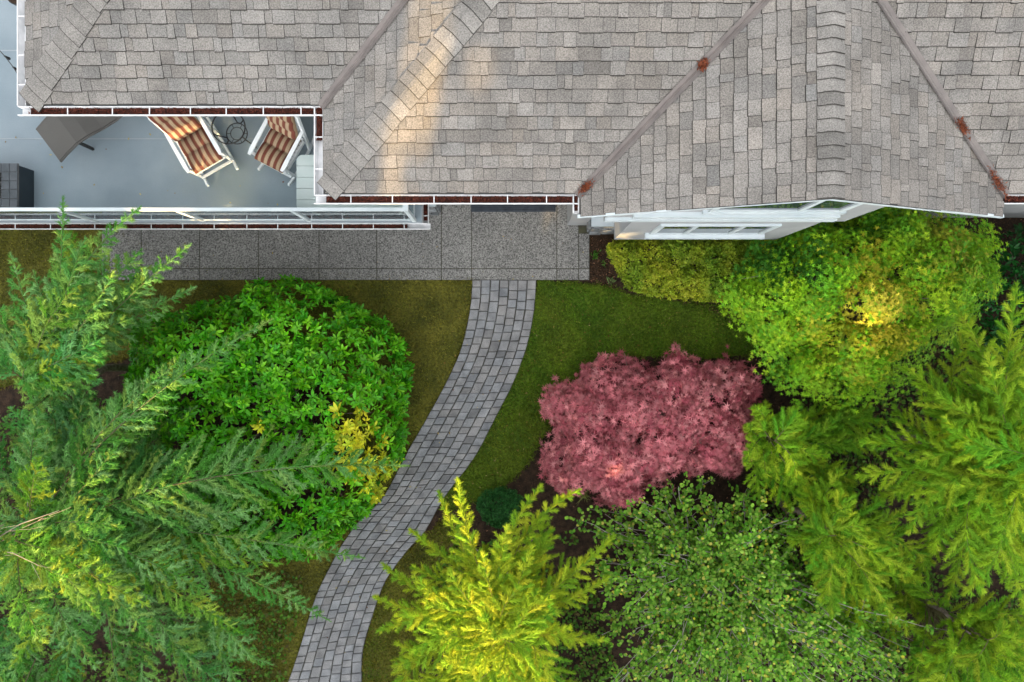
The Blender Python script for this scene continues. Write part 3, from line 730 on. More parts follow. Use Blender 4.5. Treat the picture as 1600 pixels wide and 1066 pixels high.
# ------------------------------------------------------------------ things on the deck
def chair(loc, rz, label):
    t = empty('rocking_chair', loc, rz); tag(t, label, 'rocking chair', 'white rocking chairs on the deck')
    W = M['chairwhite']; hw = .27
    for s in (-1, 1):
        pts = [(s * hw, -.52, .10), (s * hw, -.35, .045), (s * hw, -.1, .02), (s * hw, .15, .03), (s * hw, .36, .075), (s * hw, .44, .11)]
        mb = MB()
        for a, b in zip(pts[:-1], pts[1:]): mb.bar(a, b, .035, .045)
        mb.build('rocker', W, t)
        MB().bar((s * hw, .26, .06), (s * hw, .28, .60), .045, .045).build('leg', W, t)
        MB().bar((s * hw, -.24, .04), (s * (hw - .005), -.47, 1.02), .04, .05).build('leg', W, t)
        ar = MB(); ar.prism([(s * (hw - .015), -.36), (s * (hw + .035), -.36), (s * (hw + .045), .24), (s * (hw + .03), .33), (s * (hw - .015), .33), (s * (hw - .02), .2)][::s], .605, .63)
        ar.build('armrest', W, t)
        MB().bar((s * (hw - .005), -.26, .36), (s * (hw - .005), .28, .41), .03, .06).build('seat_rail', W, t)
    for k in range(8):
        y = -.20 + k * .066; MB().box(-hw + .02, hw - .02, y - .024, y + .024, .385 + .045 * (k / 7), .402 + .045 * (k / 7)).build('seat_slat', W, t)
    MB().bar((-hw, .30, .40), (hw, .30, .40), .03, .07).build('front_rail', W, t)
    MB().bar((-hw, .31, .17), (hw, .31, .17), .03, .045).build('stretcher', W, t)
    MB().bar((-hw, -.475, 1.03), (hw, -.475, 1.03), .035, .09).build('top_rail', W, t)
    MB().bar((-hw, -.27, .43), (hw, -.27, .43), .03, .05).build('back_rail', W, t)
    for k in range(7):
        x = -.21 + k * .07; MB().bar((x, -.275, .44), (x, -.47, 1.0), .04, .014, up=(0, 1, .3)).build('back_slat', W, t)
    # tufted cushions
    def cushion(name, org, ey, ez, lx, ly, th, rows, cols):
        nx, ny = 26, 26; top = []; org = np.array(org); ey = np.array(ey); ez = np.array(ez)
        for j in range(ny + 1):
            for i in range(nx + 1):
                u = i / nx; v = j / ny
                edge = (1 - (2 * u - 1) ** 6) * (1 - (2 * v - 1) ** 6)
                tuf = abs(math.sin(math.pi * v * rows)) ** .5
                tuf2 = abs(math.sin(math.pi * u * cols)) ** .35
                h = th * (.30 + .70 * math.sqrt(max(edge, 0)) * (.35 + .65 * tuf) * (.75 + .25 * tuf2))
                x = (u - .5) * lx * (1 - .04 * (1 - tuf)); top.append(tuple(np.array((x, 0, 0)) + org + ey * (v * ly) + ez * h))
        n1 = (nx + 1); bot = [tuple(np.array(((i / nx - .5) * lx * .97, 0, 0)) + org + ey * (j / ny * ly) + ez * .004) for j in range(ny + 1) for i in range(nx + 1)]
        fs = [(j * n1 + i, j * n1 + i + 1, (j + 1) * n1 + i + 1, (j + 1) * n1 + i) for j in range(ny) for i in range(nx)]
        B = len(top); rim = [i for i in range(n1)] + [j * n1 + nx for j in range(1, ny + 1)] + [ny * n1 + i for i in range(nx - 1, -1, -1)] + [j * n1 for j in range(ny - 1, 0, -1)]
        fs += [(rim[k], B + rim[k], B + rim[(k + 1) % len(rim)], rim[(k + 1) % len(rim)]) for k in range(len(rim))]
        MB().add(top + bot, fs).build(name, M['stripe'], t, smooth=True)
    cushion('seat_cushion', (0, -.26, .41), (0, 1, .08), (0, -.08, 1), .50, .60, .11, 2.0, 2)
    bd = np.array((0, -.205, .60)); bd = bd / np.linalg.norm(bd)
    cushion('back_cushion', (0, -.255, .50), bd, (0, bd[2], -bd[1]), .50, .68, .12, 3.0, 2)
    return t
def facing(fx_, fy_): return math.atan2(-fx_, fy_)
chair((-4.84, 2.99, DZ + .0), facing(.50, -.86), 'white slatted rocking chair with striped cushions, nearer the dark woven lounger')
chair((-3.60, 3.0, DZ + .0), facing(-.46, -.88), 'white slatted rocking chair with striped cushions, nearer the pale plank table')
# iron side table
tb = empty('side_table', (*P(357, 199, DZ + .52)[:2], DZ)); tag(tb, 'round black wrought iron side table between the two rocking chairs', 'side table')
def ring(r, z, n=32): return [(r * math.cos(2 * math.pi * k / n), r * math.sin(2 * math.pi * k / n), z) for k in range(n)]
MB().tube(ring(.255, .52), .011, 6, closed=True).build('top_ring', M['black_iron'], tb)
sh = MB(); sh.tube(ring(.165, .20), .008, 6, closed=True); sh.tube(ring(.10, .20, 20), .006, 5, closed=True); pass
for k in range(6):
    a = k * math.pi / 3; sh.tube([(.10 * math.cos(a), .10 * math.sin(a), .2), (.165 * math.cos(a), .165 * math.sin(a), .2)], .005, 4)
sh.build('lower_shelf', M['black_iron'], tb)
for k in range(3):
    a = R(-35 + 120 * k); pts = []
    for r_, z in ((.255, .52), (.225, .40), (.168, .22), (.19, .10), (.26, .02), (.29, .02), (.295, .04)): pts.append((r_ * math.cos(a), r_ * math.sin(a), z))
    MB().tube(pts, .010, 6).build('leg', M['black_iron'], tb)
    pass
# woven lounger
foot = P(72, 226, DZ + .38)
ax = np.array((.80, .60)); lg = empty('sun_lounger', (foot[0], foot[1], DZ), math.atan2(ax[1], ax[0])); tag(lg, 'dark taupe woven sun lounger with curved deck side, tucked under the roof eave', 'sun lounger')
prof = [(0, .34), (.2, .40), (.42, .45), (.62, .43), (.85, .36), (1.1, .33), (1.3, .37), (1.55, .50), (1.8, .66)]
mb = MB(); hw = .30; n = len(prof)
v = [(x, s, z) for x, z in prof for s in (-hw, hw)] + [(x, s, z - .035) for x, z in prof for s in (-hw, hw)]
f = [(2 * k, 2 * k + 2, 2 * k + 3, 2 * k + 1) for k in range(n - 1)] + [(2 * n + 2 * k, 2 * n + 2 * k + 1, 2 * n + 2 * k + 3, 2 * n + 2 * k + 2) for k in range(n - 1)]
f += [(2 * k, 2 * n + 2 * k, 2 * n + 2 * k + 2, 2 * k + 2) for k in range(n - 1)] + [(2 * k + 1, 2 * k + 3, 2 * n + 2 * k + 3, 2 * n + 2 * k + 1) for k in range(n - 1)] + [(0, 1, 2 * n + 1, 2 * n), (2 * n - 2, 4 * n - 2, 4 * n - 1, 2 * n - 1)]
me_ = mb.add(v, f).build('woven_bed', M['wicker'], lg)
for s in (-1, 1):
    pts = [(x, s * (hw + .012), z - .02) for x, z in prof]
    MB().tube(pts, .018, 6).build('side_frame', M['wicker'], lg)
    for x, z in ((.42, .43), (1.4, .38)): MB().bar((x, s * (hw - .03), .0), (x, s * (hw - .03), z - .03), .04, .04).build('leg', M['black_iron'], lg)
# plank table
tt = empty('plank_table', (-2.44, 2.38, DZ)); tag(tt, 'pale sage plank table with rounded corners beside the white railing', 'table')
tz0, tz1 = .68, .705; tx0, tx1, ty0, ty1 = -.81, .80, -.42, .43
npl = 5; wy = (ty1 - ty0) / npl
for k in range(npl):
    y0 = ty0 + k * wy + .003; y1 = ty0 + (k + 1) * wy - .003; r_ = .09
    if k == npl - 1: poly = [(tx0, y0), (tx1, y0)] + [(tx1 - r_ + r_ * math.cos(a), y1 - r_ + r_ * math.sin(a)) for a in np.linspace(0, math.pi / 2, 6)] + [(tx0 + r_ - r_ * math.sin(a), y1 - r_ + r_ * math.cos(a)) for a in np.linspace(0, math.pi / 2, 6)]
    elif k == 0: poly = [(tx0 + r_ - r_ * math.cos(a), y0 + r_ - r_ * math.sin(a)) for a in np.linspace(0, math.pi / 2, 6)] + [(tx1 - r_ + r_ * math.sin(a), y0 + r_ - r_ * math.cos(a)) for a in np.linspace(0, math.pi / 2, 6)] + [(tx1, y1), (tx0, y1)]
    else: poly = [(tx0, y0), (tx1, y0), (tx1, y1), (tx0, y1)]
    MB().prism(poly, tz0, tz1).build('plank', M['plank'], tt)
for sx in (-1, 1):
    for sy in (-1, 1): MB().box(sx * .68 - .03, sx * .68 + .03, sy * .32 - .03, sy * .32 + .03, 0, tz0 - .001).build('leg', M['plank'], tt)
MB().box(-.65, .65, -.34, .34, tz0 - .06, tz0 - .002).build('apron', M['plank'], tt)
# fire table
ft = empty('fire_table', (-8.25, 2.42, DZ)); tag(ft, 'low dark tiled fire table with lava rock at the deck edge', 'fire table')
fx1 = P(27, 0, DZ + .4)[0] + 8.25; fy1 = P(0, 255, DZ + .4)[1] - 2.42; fw = .62
MB().box(-fx1 - .0, fx1 - .02, -fy1 + .02, fy1 - .02, .0, .36).build('cabinet', M['cabinet'], ft)
MB().box(-fx1 + .0, fx1, -fy1, fy1, .361, .385).build('top_slab', M['mortar'], ft)
step = .125; ix = int(2 * fx1 / step); iy = int(2 * fy1 / step); sxx = 2 * fx1 / ix; syy = 2 * fy1 / iy
for i in range(ix):
    for j in range(iy):
        if 2 <= i < ix - 2 and 1 <= j < iy - 1: continue
        x0 = -fx1 + i * sxx; y0 = -fy1 + j * syy; MB().box(x0 + .004, x0 + sxx - .004, y0 + .004, y0 + syy - .004, .3855, .398).build('tile', M['black_tile'], ft)
lv = Foliage(); n = 700
lp3 = np.column_stack([(rng.random(n) - .5) * (2 * fx1 - 4 * sxx - .03), (rng.random(n) - .5) * (2 * fy1 - 2 * syy - .03), .388 + .02 * rng.random(n)])
for _ in range(3): lv.add(*leaves(T_ROUND, lp3 + rng.normal(size=(n, 3)) * .006, unit(rng.normal(size=(n, 3)) + (0, 0, .8)), unit(rng.normal(size=(n, 3))), .03, np.tile(np.array([[.03, .03, .032]]), (n, 1)) * (.4 + rng.random((n, 1)))))
x = lv.build('lava_rock', M['stone'], ft); x['kind'] = 'stuff'
# string light cord from the gutter, black pot at the top edge
sl = empty('string_light', P(0, 85, 4.4)); a = P(-60, 20, 4.42) - P(0, 85, 4.4); b = P(36, 131, 4.5) - P(0, 85, 4.4)
tag(sl, 'thin black cord of small bulbs tied to the roof gutter', 'string light')
pts = [tuple(a * (1 - t) + b * t + np.array((0, 0, -.18 * math.sin(math.pi * t)))) for t in np.linspace(0, 1, 18)]
MB().tube(pts, .006, 5).build('cord', M['black_iron'], sl)
for k in (6, 9, 12, 15): MB().tube([pts[k], tuple(np.array(pts[k]) + (.0, 0, -.03)), tuple(np.array(pts[k]) + (0, 0, -.08)), tuple(np.array(pts[k]) + (0, 0, -.10))], [.012, .014, .020, .006], 7).build('bulb', M['black_iron'], sl)
pc = P(24, -5, DZ + .35); pot = empty('planter_pot', (pc[0], pc[1], DZ)); tag(pot, 'black round pot standing on the deck by the gutter corner', 'pot')
MB().tube([(0, 0, 0), (0, 0, .18), (0, 0, .33), (0, 0, .36)], [.08, .105, .12, .125], 16).build('vessel', M['black_iron'], pot)
MB().tube([(0, 0, .345), (0, 0, .365)], [.115, .112], 16).build('soil', M['soil'], pot)
# door mat
dm = empty('door_mat', (*P(802, 322, .05)[:2], .03)); tag(dm, 'dark ribbed door mat at the shaded entry', 'door mat')
mw = 66 / FPX * 12.95; md = .11
MB().box(-mw, mw, -md, md, .001, .012).build('mat_base', M['mat'], dm)
for k in range(5): MB().box(-mw + .01, mw - .01, -md + .012 + k * .041, -md + .036 + k * .041, .0125, .024).build('rib', M['mat'], dm)

#PLANTS
# ------------------------------------------------------------------ plants
def bez(p0, c, p1, t):
    t = np.asarray(t)[:, None]; return p0 * (1 - t) ** 2 + c * 2 * t * (1 - t) + p1 * t ** 2
def bez_d(p0, c, p1, t):
    t = np.asarray(t)[:, None]; return unit((c - p0) * 2 * (1 - t) + (p1 - c) * 2 * t)
def needles_on(fol, st, dr, ln, sag, nd, nl, color, r, spread=.85, width=.16, up=.25):
    """needles around many twigs at once: st, dr (L,3), ln (L,), sag (L,) downward bend at the tip"""
    m = np.maximum((ln * nd).astype(int), 3); idx = np.repeat(np.arange(len(ln)), m); n = len(idx)
    t = r.random(n) ** .9
    pos = st[idx] + dr[idx] * (ln[idx] * t)[:, None]; pos[:, 2] -= sag[idx] * t ** 2
    d = dr[idx].copy(); d[:, 2] -= (2 * sag[idx] * t / np.maximum(ln[idx], .01)); d = unit(d)
    rv = r.normal(size=(n, 3)); rv[:, 2] += up; pe = unit(rv - d * np.sum(rv * d, axis=1, keepdims=True))
    nd_ = unit(d * (1 - .35 * r.random((n, 1))) + pe * spread * (.6 + .6 * r.random((n, 1))))
    nn = unit(pe * .8 + (0, 0, .95) + .35 * r.normal(size=(n, 3)))
    c = color[idx] * (.72 + .56 * r.random((n, 1)))
    L = nl * (.65 + .6 * r.random(n)) * (1 - .45 * t ** 3)
    fol.add(*leaves(T_NEEDLE, pos, nn, nd_, L, c, width))
def bough(fol, p0, p1, arch, lat, st, seed, tint=1.0, dens=1.0, reach=9.0):
    """one conifer bough: axis, flat fan of laterals, side twigs, needles; st = style dict"""
    r = np.random.default_rng(seed); p0 = np.array(p0, float); p1 = np.array(p1, float); ax = p1 - p0; L = np.linalg.norm(ax)
    side0 = unit(np.cross(ax, (0, 0, 1))[None])[0]
    c = (p0 + p1) / 2 + np.array((0, 0, arch)) + side0 * L * r.normal() * st.get('bend', .10)
    ts = np.linspace(0, 1, 9); fol.tubes(bez(p0, c, p1, ts), .008 + .005 * L / 2, .003, st['wood'])
    s0 = max(.06, 1 - reach / L)
    n = max(int(L * (1 - s0) / st['gap'] * dens), 10)
    s = np.linspace(s0, .99, n) + r.normal(size=n) * .01; s = np.clip(s, .03, 1)
    sd = np.where(np.arange(n) % 2 == 0, 1.0, -1.0)
    o = bez(p0, c, p1, s); d = bez_d(p0, c, p1, s); side = unit(np.cross(d, np.array([[0, 0, 1.0]])))
    sn_ = (s - s0) / (1 - s0); prof = np.clip((sn_ + .2) * 2.4, .55, 1) * np.clip((1.0 - sn_) * 1.6 + .10, .12, 1)
    j_ = st.get('jit', .36); ln = lat * prof * (1 - j_ / 2 + j_ * r.random(n)); ang = R(st['ang']) + r.normal(size=n) * (.04 + .11 * j_)
    top = r.random(n) < .12; sd2 = np.where(top, sd * .45, sd)
    dr = unit(d * np.cos(ang)[:, None] + side * (sd2 * np.sin(ang))[:, None] + np.column_stack([np.zeros((n, 2)), st['rise'] + .12 * r.normal(size=n) + np.where(top, .35, 0)]))
    sag = st['sag'] * ln ** 1.4 * (.6 + .8 * r.random(n))
    base = st['col'](r, n) * tint
    lead = np.array([[0.0, 0, 0]])
    # axis needles near the tip
    k = 12; ss = np.linspace(max(.35, s0), .97, k); oo = bez(p0, c, p1, ss); dd = bez_d(p0, c, p1, ss)
    needles_on(fol, oo, dd, np.full(k, L * .65 / k * 1.2), np.zeros(k), st['nd'] * 1.2, st['nl'], base[r.integers(0, n, k)], r, st['spread'], st['nw'])
    if st['sub'] > 0:                    # side twigs on every lateral
        m = np.maximum((ln / st['subgap']).astype(int), 2); idx = np.repeat(np.arange(n), m); q = len(idx)
        t = .08 + .92 * r.random(q)
        so = o[idx] + dr[idx] * (ln[idx] * t)[:, None]; so[:, 2] -= sag[idx] * t ** 2
        s2 = unit(np.cross(dr[idx], np.array([[0, 0, 1.0]]))) * np.where(r.random(q) < .5, 1, -1)[:, None]
        sdr = unit(dr[idx] * (.75 + .3 * r.random((q, 1))) + s2 * (.50 + .3 * r.random((q, 1))) + np.column_stack([np.zeros((q, 2)), st['subz'] + .18 * r.normal(size=q)]))
        sl_ = st['sub'] * (.5 + .8 * r.random(q)) * np.clip(1.15 - .75 * t, .3, 1) * np.clip(ln[idx] / lat * 1.6, .35, 1)
        needles_on(fol, so, sdr, sl_, st['sag'] * sl_ * .8, st['nd'], st['nl'], base[idx] * (.9 + .2 * r.random((q, 1))), r, st['spread'], st['nw'])
        needles_on(fol, o, dr, ln, sag, st['nd'], st['nl'], base, r, st['spread'], st['nw'])
    else:
        needles_on(fol, o, dr, ln, sag, st['nd'], st['nl'], base, r, st['spread'], st['nw'])
    for i in range(0, n, 3):
        if ln[i] > .25: fol.tubes([o[i], o[i] + dr[i] * ln[i] * .45 - (0, 0, sag[i] * .2), o[i] + dr[i] * ln[i] * .9 - (0, 0, sag[i] * .81)], .005, .002, st['wood'], 3)
def colmix(*cs):
    cs = [np.array(srgb(*c)) for c in cs]
    def f(r, n):
        k = r.integers(0, len(cs), n); a = np.array(cs)[k]; b = np.array(cs)[r.integers(0, len(cs), n)]; t = r.random((n, 1)) * .6
        return (a * (1 - t) + b * t) * (.82 + .36 * r.random((n, 1)))
    return f
ST_BLUE = dict(gap=.052, ang=50, rise=-.02, sag=.26, sub=.085, subgap=.045, subz=-.03, nd=265, nl=.066, nw=.17, spread=.80, wood=(.12, .11, .06),
               col=colmix((90, 142, 72), (76, 134, 56), (112, 156, 92), (68, 126, 44), (122, 152, 66)))
ST_GOLD = dict(gap=.072, ang=44, rise=.12, sag=.10, jit=.6, bend=.17, sub=0, subgap=.1, subz=.03, nd=470, nl=.094, nw=.15, spread=.95, wood=(.14, .13, .06),
               col=colmix((126, 160, 30), (108, 152, 32), (150, 174, 44), (94, 144, 32)))
ST_YEL = dict(gap=.068, ang=42, rise=.16, sag=.08, jit=.6, bend=.15, sub=0, subgap=.1, subz=.05, nd=470, nl=.088, nw=.16, spread=.95, wood=(.16, .15, .06),
              col=colmix((144, 164, 34), (126, 158, 34), (164, 174, 44), (108, 150, 36)))
def conifer(name, label, bx, by, h, style, boughs, fill, seed, group=None, tr=.09, fillrange=(.3, .9), fl=(.7, 1.6), lat=.4, azr=(0, 6.283), bare=0, auto=None):
    r = np.random.default_rng(seed); t = empty(name, (bx, by, 0)); tag(t, label, 'conifer', group); off = np.array((bx, by, 0.0))
    pts = [(0, 0, -.05)] + [(r.normal() * .04, r.normal() * .04, h * .72 * k / 6) for k in range(1, 7)]
    MB().tube(pts, list(np.linspace(tr, .015, 7)), 9).build('trunk', M['bark'], t, smooth=True)
    for i, b in enumerate(boughs):
        tip = P(*b[1]) - off
        hz = b[0]
        if isinstance(hz, tuple): p0 = P(*hz) - off
        else: p0 = np.array((0, 0, hz))
        fo = Foliage(); bough(fo, p0, tip, b[2], b[3], style, seed * 100 + i, b[4] if len(b) > 4 else 1.0)
        fo.build('bough', M['needle'], t)
    fo = Foliage()
    for i in range(fill):
        z = h * (fillrange[0] + (fillrange[1] - fillrange[0]) * r.random()); k = 1 - (z / h - fillrange[0]) * .75
        az = azr[0] + (azr[1] - azr[0]) * ((i * .382) % 1.0) + r.normal() * .15; L = (fl[0] + (fl[1] - fl[0]) * r.random()) * k
        tip = np.array((math.cos(az) * L, math.sin(az) * L, z + L * (.12 - .25 * r.random())))
        bough(fo, (0, 0, z), tip, .12 * L, lat * k, style, seed * 1000 + i, .9 + .2 * r.random())
    for i in range(7):                   # short upright boughs round the leader
        az = i * 2.4 + r.normal() * .3; q = .18 + .5 * r.random(); z0 = h * (.55 + .12 * r.random())
        bough(fo, (0, 0, z0), (math.cos(az) * q, math.sin(az) * q, h * (.78 + .24 * r.random())), .05, lat * .75, style, seed * 7000 + i, .9 + .25 * r.random())
    if auto:                             # more boughs, tips spread over the crown
        poly, na, ze, zc, la, rch = auto; tips = np.array(sample_poly(poly, na * 6, r)); pick = [tips[0]]
        for q in tips[1:]:
            if len(pick) < na and min(np.hypot(*(q - o_)) for o_ in pick) > 11: pick.append(q)
        hub = P(0, 0, 0); 
        for i, (a, b) in enumerate(pick):
            g = P(a, b, (ze + zc) / 2)[:2] - off[:2]; k = min(np.linalg.norm(g) / 2.6, 1.0); z = zc + (ze - zc) * k + r.normal() * .26
            tip = P(a, b, z) - off; d = np.linalg.norm(tip[:2]); z0 = max(.3, min(z - .22 * d + .1, h * .9))
            bough(fo, (0, 0, z0), tip, .10 * d + .05, la * (.75 + .5 * r.random()), style, seed * 3000 + i, np.array(((1.55, 1.25, .6) if style is ST_BLUE else (1.2, 1.1, 1.0)) if r.random() < .16 else ((.72, .92, .95) if r.random() < .4 else (1, 1, 1))) * (.82 + .4 * r.random()), 1.0, rch)  # occasional warm tint on weeping boughs paints sunlit tips into the needles
    if fill or auto: fo.build('crown', M['needle'], t)
    if bare:                             # dead twigs low on the trunk
        fb = Foliage()
        for i in range(bare):
            z = h * (.2 + .6 * r.random()); az = r.random() * 6.28; L = .3 + .9 * r.random(); a = np.array((0, 0, z)); b = a + np.array((math.cos(az) * L, math.sin(az) * L, .15 * r.normal()))
            fb.tubes([a, (a + b) / 2 + r.normal(size=3) * .05, b], .010, .003, (.42, .35, .29), 4)
            for q in range(4):
                u = .3 + .65 * r.random(); s = a * (1 - u) + b * u; e = s + unit((b - a)[None])[0] * .15 + r.normal(size=3) * .12; fb.tubes([s, (s + e) / 2 + r.normal(size=3) * .02, e], .004, .0015, (.42, .35, .29), 3)
        fb.build('dead_twigs', M['blade'], t)['kind'] = 'stuff'
    return t
Y_ = (1.9, 1.35, .55)                    # warm tint that paints sunlight into the sprays
# the two dark weeping conifers on the side of the glossy shrub
conifer('weeping_conifer', 'blue-green weeping conifer reaching over the deck railing', -7.2, -.55, 3.3, ST_BLUE, [
    (2.4, (98, 318, 3.3), .25, .34), (2.5, (212, 330, 3.1), .3, .38), (2.2, (290, 388, 2.7), .25, .36), (2.0, (298, 452, 2.3), .25, .34), (2.4, (18, 402, 3.0), .2, .36),
    (2.6, (130, 380, 3.4), .3, .5), (2.6, (175, 430, 3.2), .35, .5), (2.3, (60, 470, 3.0), .2, .45), (2.2, (200, 500, 2.7), .25, .45), (1.8, (240, 470, 2.1), .2, .4),
    (2.7, (120, 450, 3.3), .25, .45, (1.5, 1.15, .6)), (2.5, (150, 540, 3.0), .2, .45, (1.6, 1.2, .6)), (2.0, (-10, 520, 2.6), .2, .45), (1.5, (170, 470, 1.7), .2, .5), (1.4, (90, 400, 2.0), .2, .5), (1.5, (230, 420, 1.9), .2, .45)],
    4, 21, 'weeping conifers', lat=.45, fl=(.8, 1.5), auto=([(20, 400), (100, 340), (200, 360), (230, 430), (200, 520), (120, 600), (0, 640), (-80, 500)], 20, 2.0, 3.2, .42, 1.2))
conifer('weeping_conifer', 'largest blue-green weeping conifer with boughs spread over the glossy shrub', -7.2, -2.8, 5.2, ST_BLUE, [
    (2.6, (622, 728, 1.7), .35, .80), (2.8, (412, 506, 2.4), .30, .42), (2.7, (292, 556, 2.6), .30, .50), (2.4, (215, 600, 2.5), .25, .50), (2.2, (470, 700, 1.9), .3, .55),
    (2.9, (186, 822, 3.5), .30, .40, (1.25, 1.1, .8)), (2.8, (226, 944, 3.3), .25, .34, (1.7, 1.25, .55)), (2.2, (556, 870, 1.5), .35, .55), (2.0, (505, 965, 1.4), .35, .55), (2.0, (415, 1035, 1.4), .3, .55),  # warm colour tuples paint sunlight into the lit plumes
    (2.1, (340, 800, 2.2), .3, .65), (2.3, (260, 760, 2.7), .25, .6), (2.6, (180, 700, 3.0), .2, .5), (2.6, (60, 650, 3.2), .2, .45), (2.8, (60, 720, 3.5), .2, .4, (1.7, 1.3, .5)),
    (2.3, (300, 860, 2.2), .3, .45), (2.5, (330, 930, 2.3), .3, .5), (2.5, (250, 1010, 2.6), .3, .5), (2.6, (150, 1040, 2.9), .3, .5), (2.3, (370, 985, 1.9), .3, .5, (1.4, 1.15, .6)),
    (2.0, (430, 880, 1.7), .3, .45, (1.5, 1.2, .6)), (2.9, (100, 900, 3.7), .2, .4, (1.45, 1.2, .7)), (3.0, (70, 1000, 3.8), .2, .45, (1.3, 1.15, .8)), (3.1, (150, 960, 3.7), .2, .4, (1.5, 1.2, .6)), (1.8, (250, 700, 1.9), .2, .5), (1.8, (400, 770, 1.7), .2, .5), (1.6, (300, 640, 1.6), .2, .45), (1.9, (130, 620, 2.3), .2, .5), (1.9, (120, 1010, 1.9), .2, .5), (1.8, (200, 1050, 1.6), .2, .5), (1.7, (60, 590, 1.8), .2, .5), (1.8, (140, 575, 1.9), .2, .45)],
    4, 22, 'weeping conifers', tr=.13, lat=.5, fl=(.9, 2.0), fillrange=(.3, .6), bare=14,
    auto=([(-30, 570), (150, 580), (190, 640), (260, 690), (420, 740), (440, 800), (250, 830), (200, 900), (260, 930), (450, 900), (490, 990), (440, 1090), (330, 1200), (-100, 1250), (-100, 590)], 54, 1.5, 3.3, .44, 1.3))
# the golden one at the bottom of the path
conifer('golden_conifer', 'bright yellow golden conifer beside the lower path', -.12, -4.3, 3.5, ST_YEL, [
    (2.6, (716, 756, 2.7), .15, .32), (2.4, (688, 775, 2.4), .15, .26), (2.2, (645, 832, 2.0), .15, .26), (2.0, (602, 885, 1.8), .15, .30), (1.9, (590, 935, 1.7), .15, .30), (2.0, (596, 985, 1.8), .15, .34),
    (2.8, (792, 828, 3.4), .15, .30), (2.6, (842, 765, 2.8), .15, .30), (2.4, (900, 768, 2.4), .15, .30), (2.5, (955, 842, 2.5), .15, .30), (2.2, (945, 905, 2.2), .15, .28), (2.8, (860, 935, 3.1), .12, .3),
    (2.7, (705, 895, 3.2), .15, .32), (2.5, (650, 905, 2.6), .15, .30), (2.8, (755, 870, 3.4), .12, .30), (2.9, (830, 860, 3.5), .12, .28), (2.4, (620, 1040, 2.4), .15, .34), (2.6, (690, 985, 3.0), .15, .34),
    (2.2, (892, 1000, 2.4), .15, .26), (2.0, (945, 1000, 2.1), .15, .26), (2.9, (760, 985, 3.5), .1, .32), (2.7, (690, 1040, 3.1), .15, .34), (2.8, (860, 1060, 3.2), .15, .30), (2.8, (780, 1050, 3.5), .1, .34),
    (1.6, (720, 830, 1.6), .15, .34), (1.6, (860, 830, 1.5), .15, .34), (1.5, (640, 960, 1.4), .15, .34)],
    4, 23, 'golden conifers', tr=.10, lat=.32, fl=(.7, 1.3), fillrange=(.3, .75), bare=6,
    auto=([(700, 800), (760, 860), (850, 800), (900, 840), (920, 900), (900, 960), (950, 1100), (930, 1230), (560, 1230), (600, 1000), (600, 920), (650, 880)], 58, 1.4, 3.6, .40, 1.2))
# the yellow-green ones at the far side of the beds
conifer('yellowgreen_conifer', 'tall yellow-green conifer with upswept boughs under the pale maple', 7.2, -1.75, 4.6, ST_GOLD, [
    (3.0, (1588, 452, 3.4), .25, .45), (2.8, (1490, 478, 2.9), .2, .38), (2.7, (1420, 578, 2.6), .25, .50), (2.6, (1352, 690, 2.3), .25, .52), (2.6, (1345, 745, 2.3), .25, .50), (2.8, (1422, 828, 2.8), .25, .50),
    (2.9, (1510, 925, 3.0), .25, .5), (3.2, (1470, 620, 3.4), .2, .45), (3.2, (1610, 560, 3.7), .2, .45), (3.1, (1440, 720, 3.2), .2, .42), (3.3, (1545, 560, 3.8), .15, .4), (3.2, (1500, 760, 3.5), .2, .45), (3.4, (1560, 850, 3.8), .2, .4),
    (2.2, (1400, 640, 1.9), .2, .45), (2.2, (1460, 860, 2.0), .2, .45), (2.0, (1520, 500, 2.0), .2, .45), (2.4, (1600, 950, 2.6), .2, .45), (1.9, (1370, 780, 1.7), .2, .45), (1.8, (1430, 905, 1.3), .2, .45, .85), (1.9, (1480, 940, 1.6), .2, .45, .9)],
    4, 24, 'yellow-green conifers', tr=.12, lat=.42, fl=(.8, 1.7), fillrange=(.3, .8), bare=0,
    auto=([(1430, 560), (1600, 480), (1680, 600), (1680, 960), (1540, 930), (1420, 800), (1370, 720), (1400, 640)], 40, 1.8, 3.7, .44, 1.6))
conifer('yellowgreen_conifer', 'yellow-green conifer between round-leaved shrub and tall conifer', 5.0, -3.0, 2.8, ST_GOLD, [
    (1.8, (1258, 764, 1.8), .15, .36, (1.1, 1.0, .8)), (1.9, (1312, 738, 2.1), .15, .34), (1.8, (1240, 850, 1.8), .15, .34, .9), (2.0, (1345, 820, 2.3), .15, .34), (1.8, (1300, 960, 1.9), .15, .36, .85), (1.9, (1390, 960, 2.1), .15, .36, .9),
    (2.0, (1420, 890, 2.4), .15, .34), (1.7, (1410, 800, 1.8), .15, .34, .9), (1.3, (1270, 800, 1.2), .15, .4, .85), (1.3, (1360, 900, 1.2), .15, .4, .85), (1.3, (1330, 760, 1.2), .15, .4, .85), (1.4, (1450, 1000, 1.5), .15, .4, .85), (1.5, (1455, 880, 1.5), .15, .4, .85), (1.2, (1440, 930, 1.1), .15, .4, .8)],
    4, 25, 'yellow-green conifers', tr=.08, lat=.34, fl=(.6, 1.2), bare=0,
    auto=([(1260, 790), (1320, 750), (1420, 800), (1470, 900), (1480, 1000), (1380, 1050), (1290, 980), (1250, 880)], 30, 1.0, 2.4, .38, 1.3))
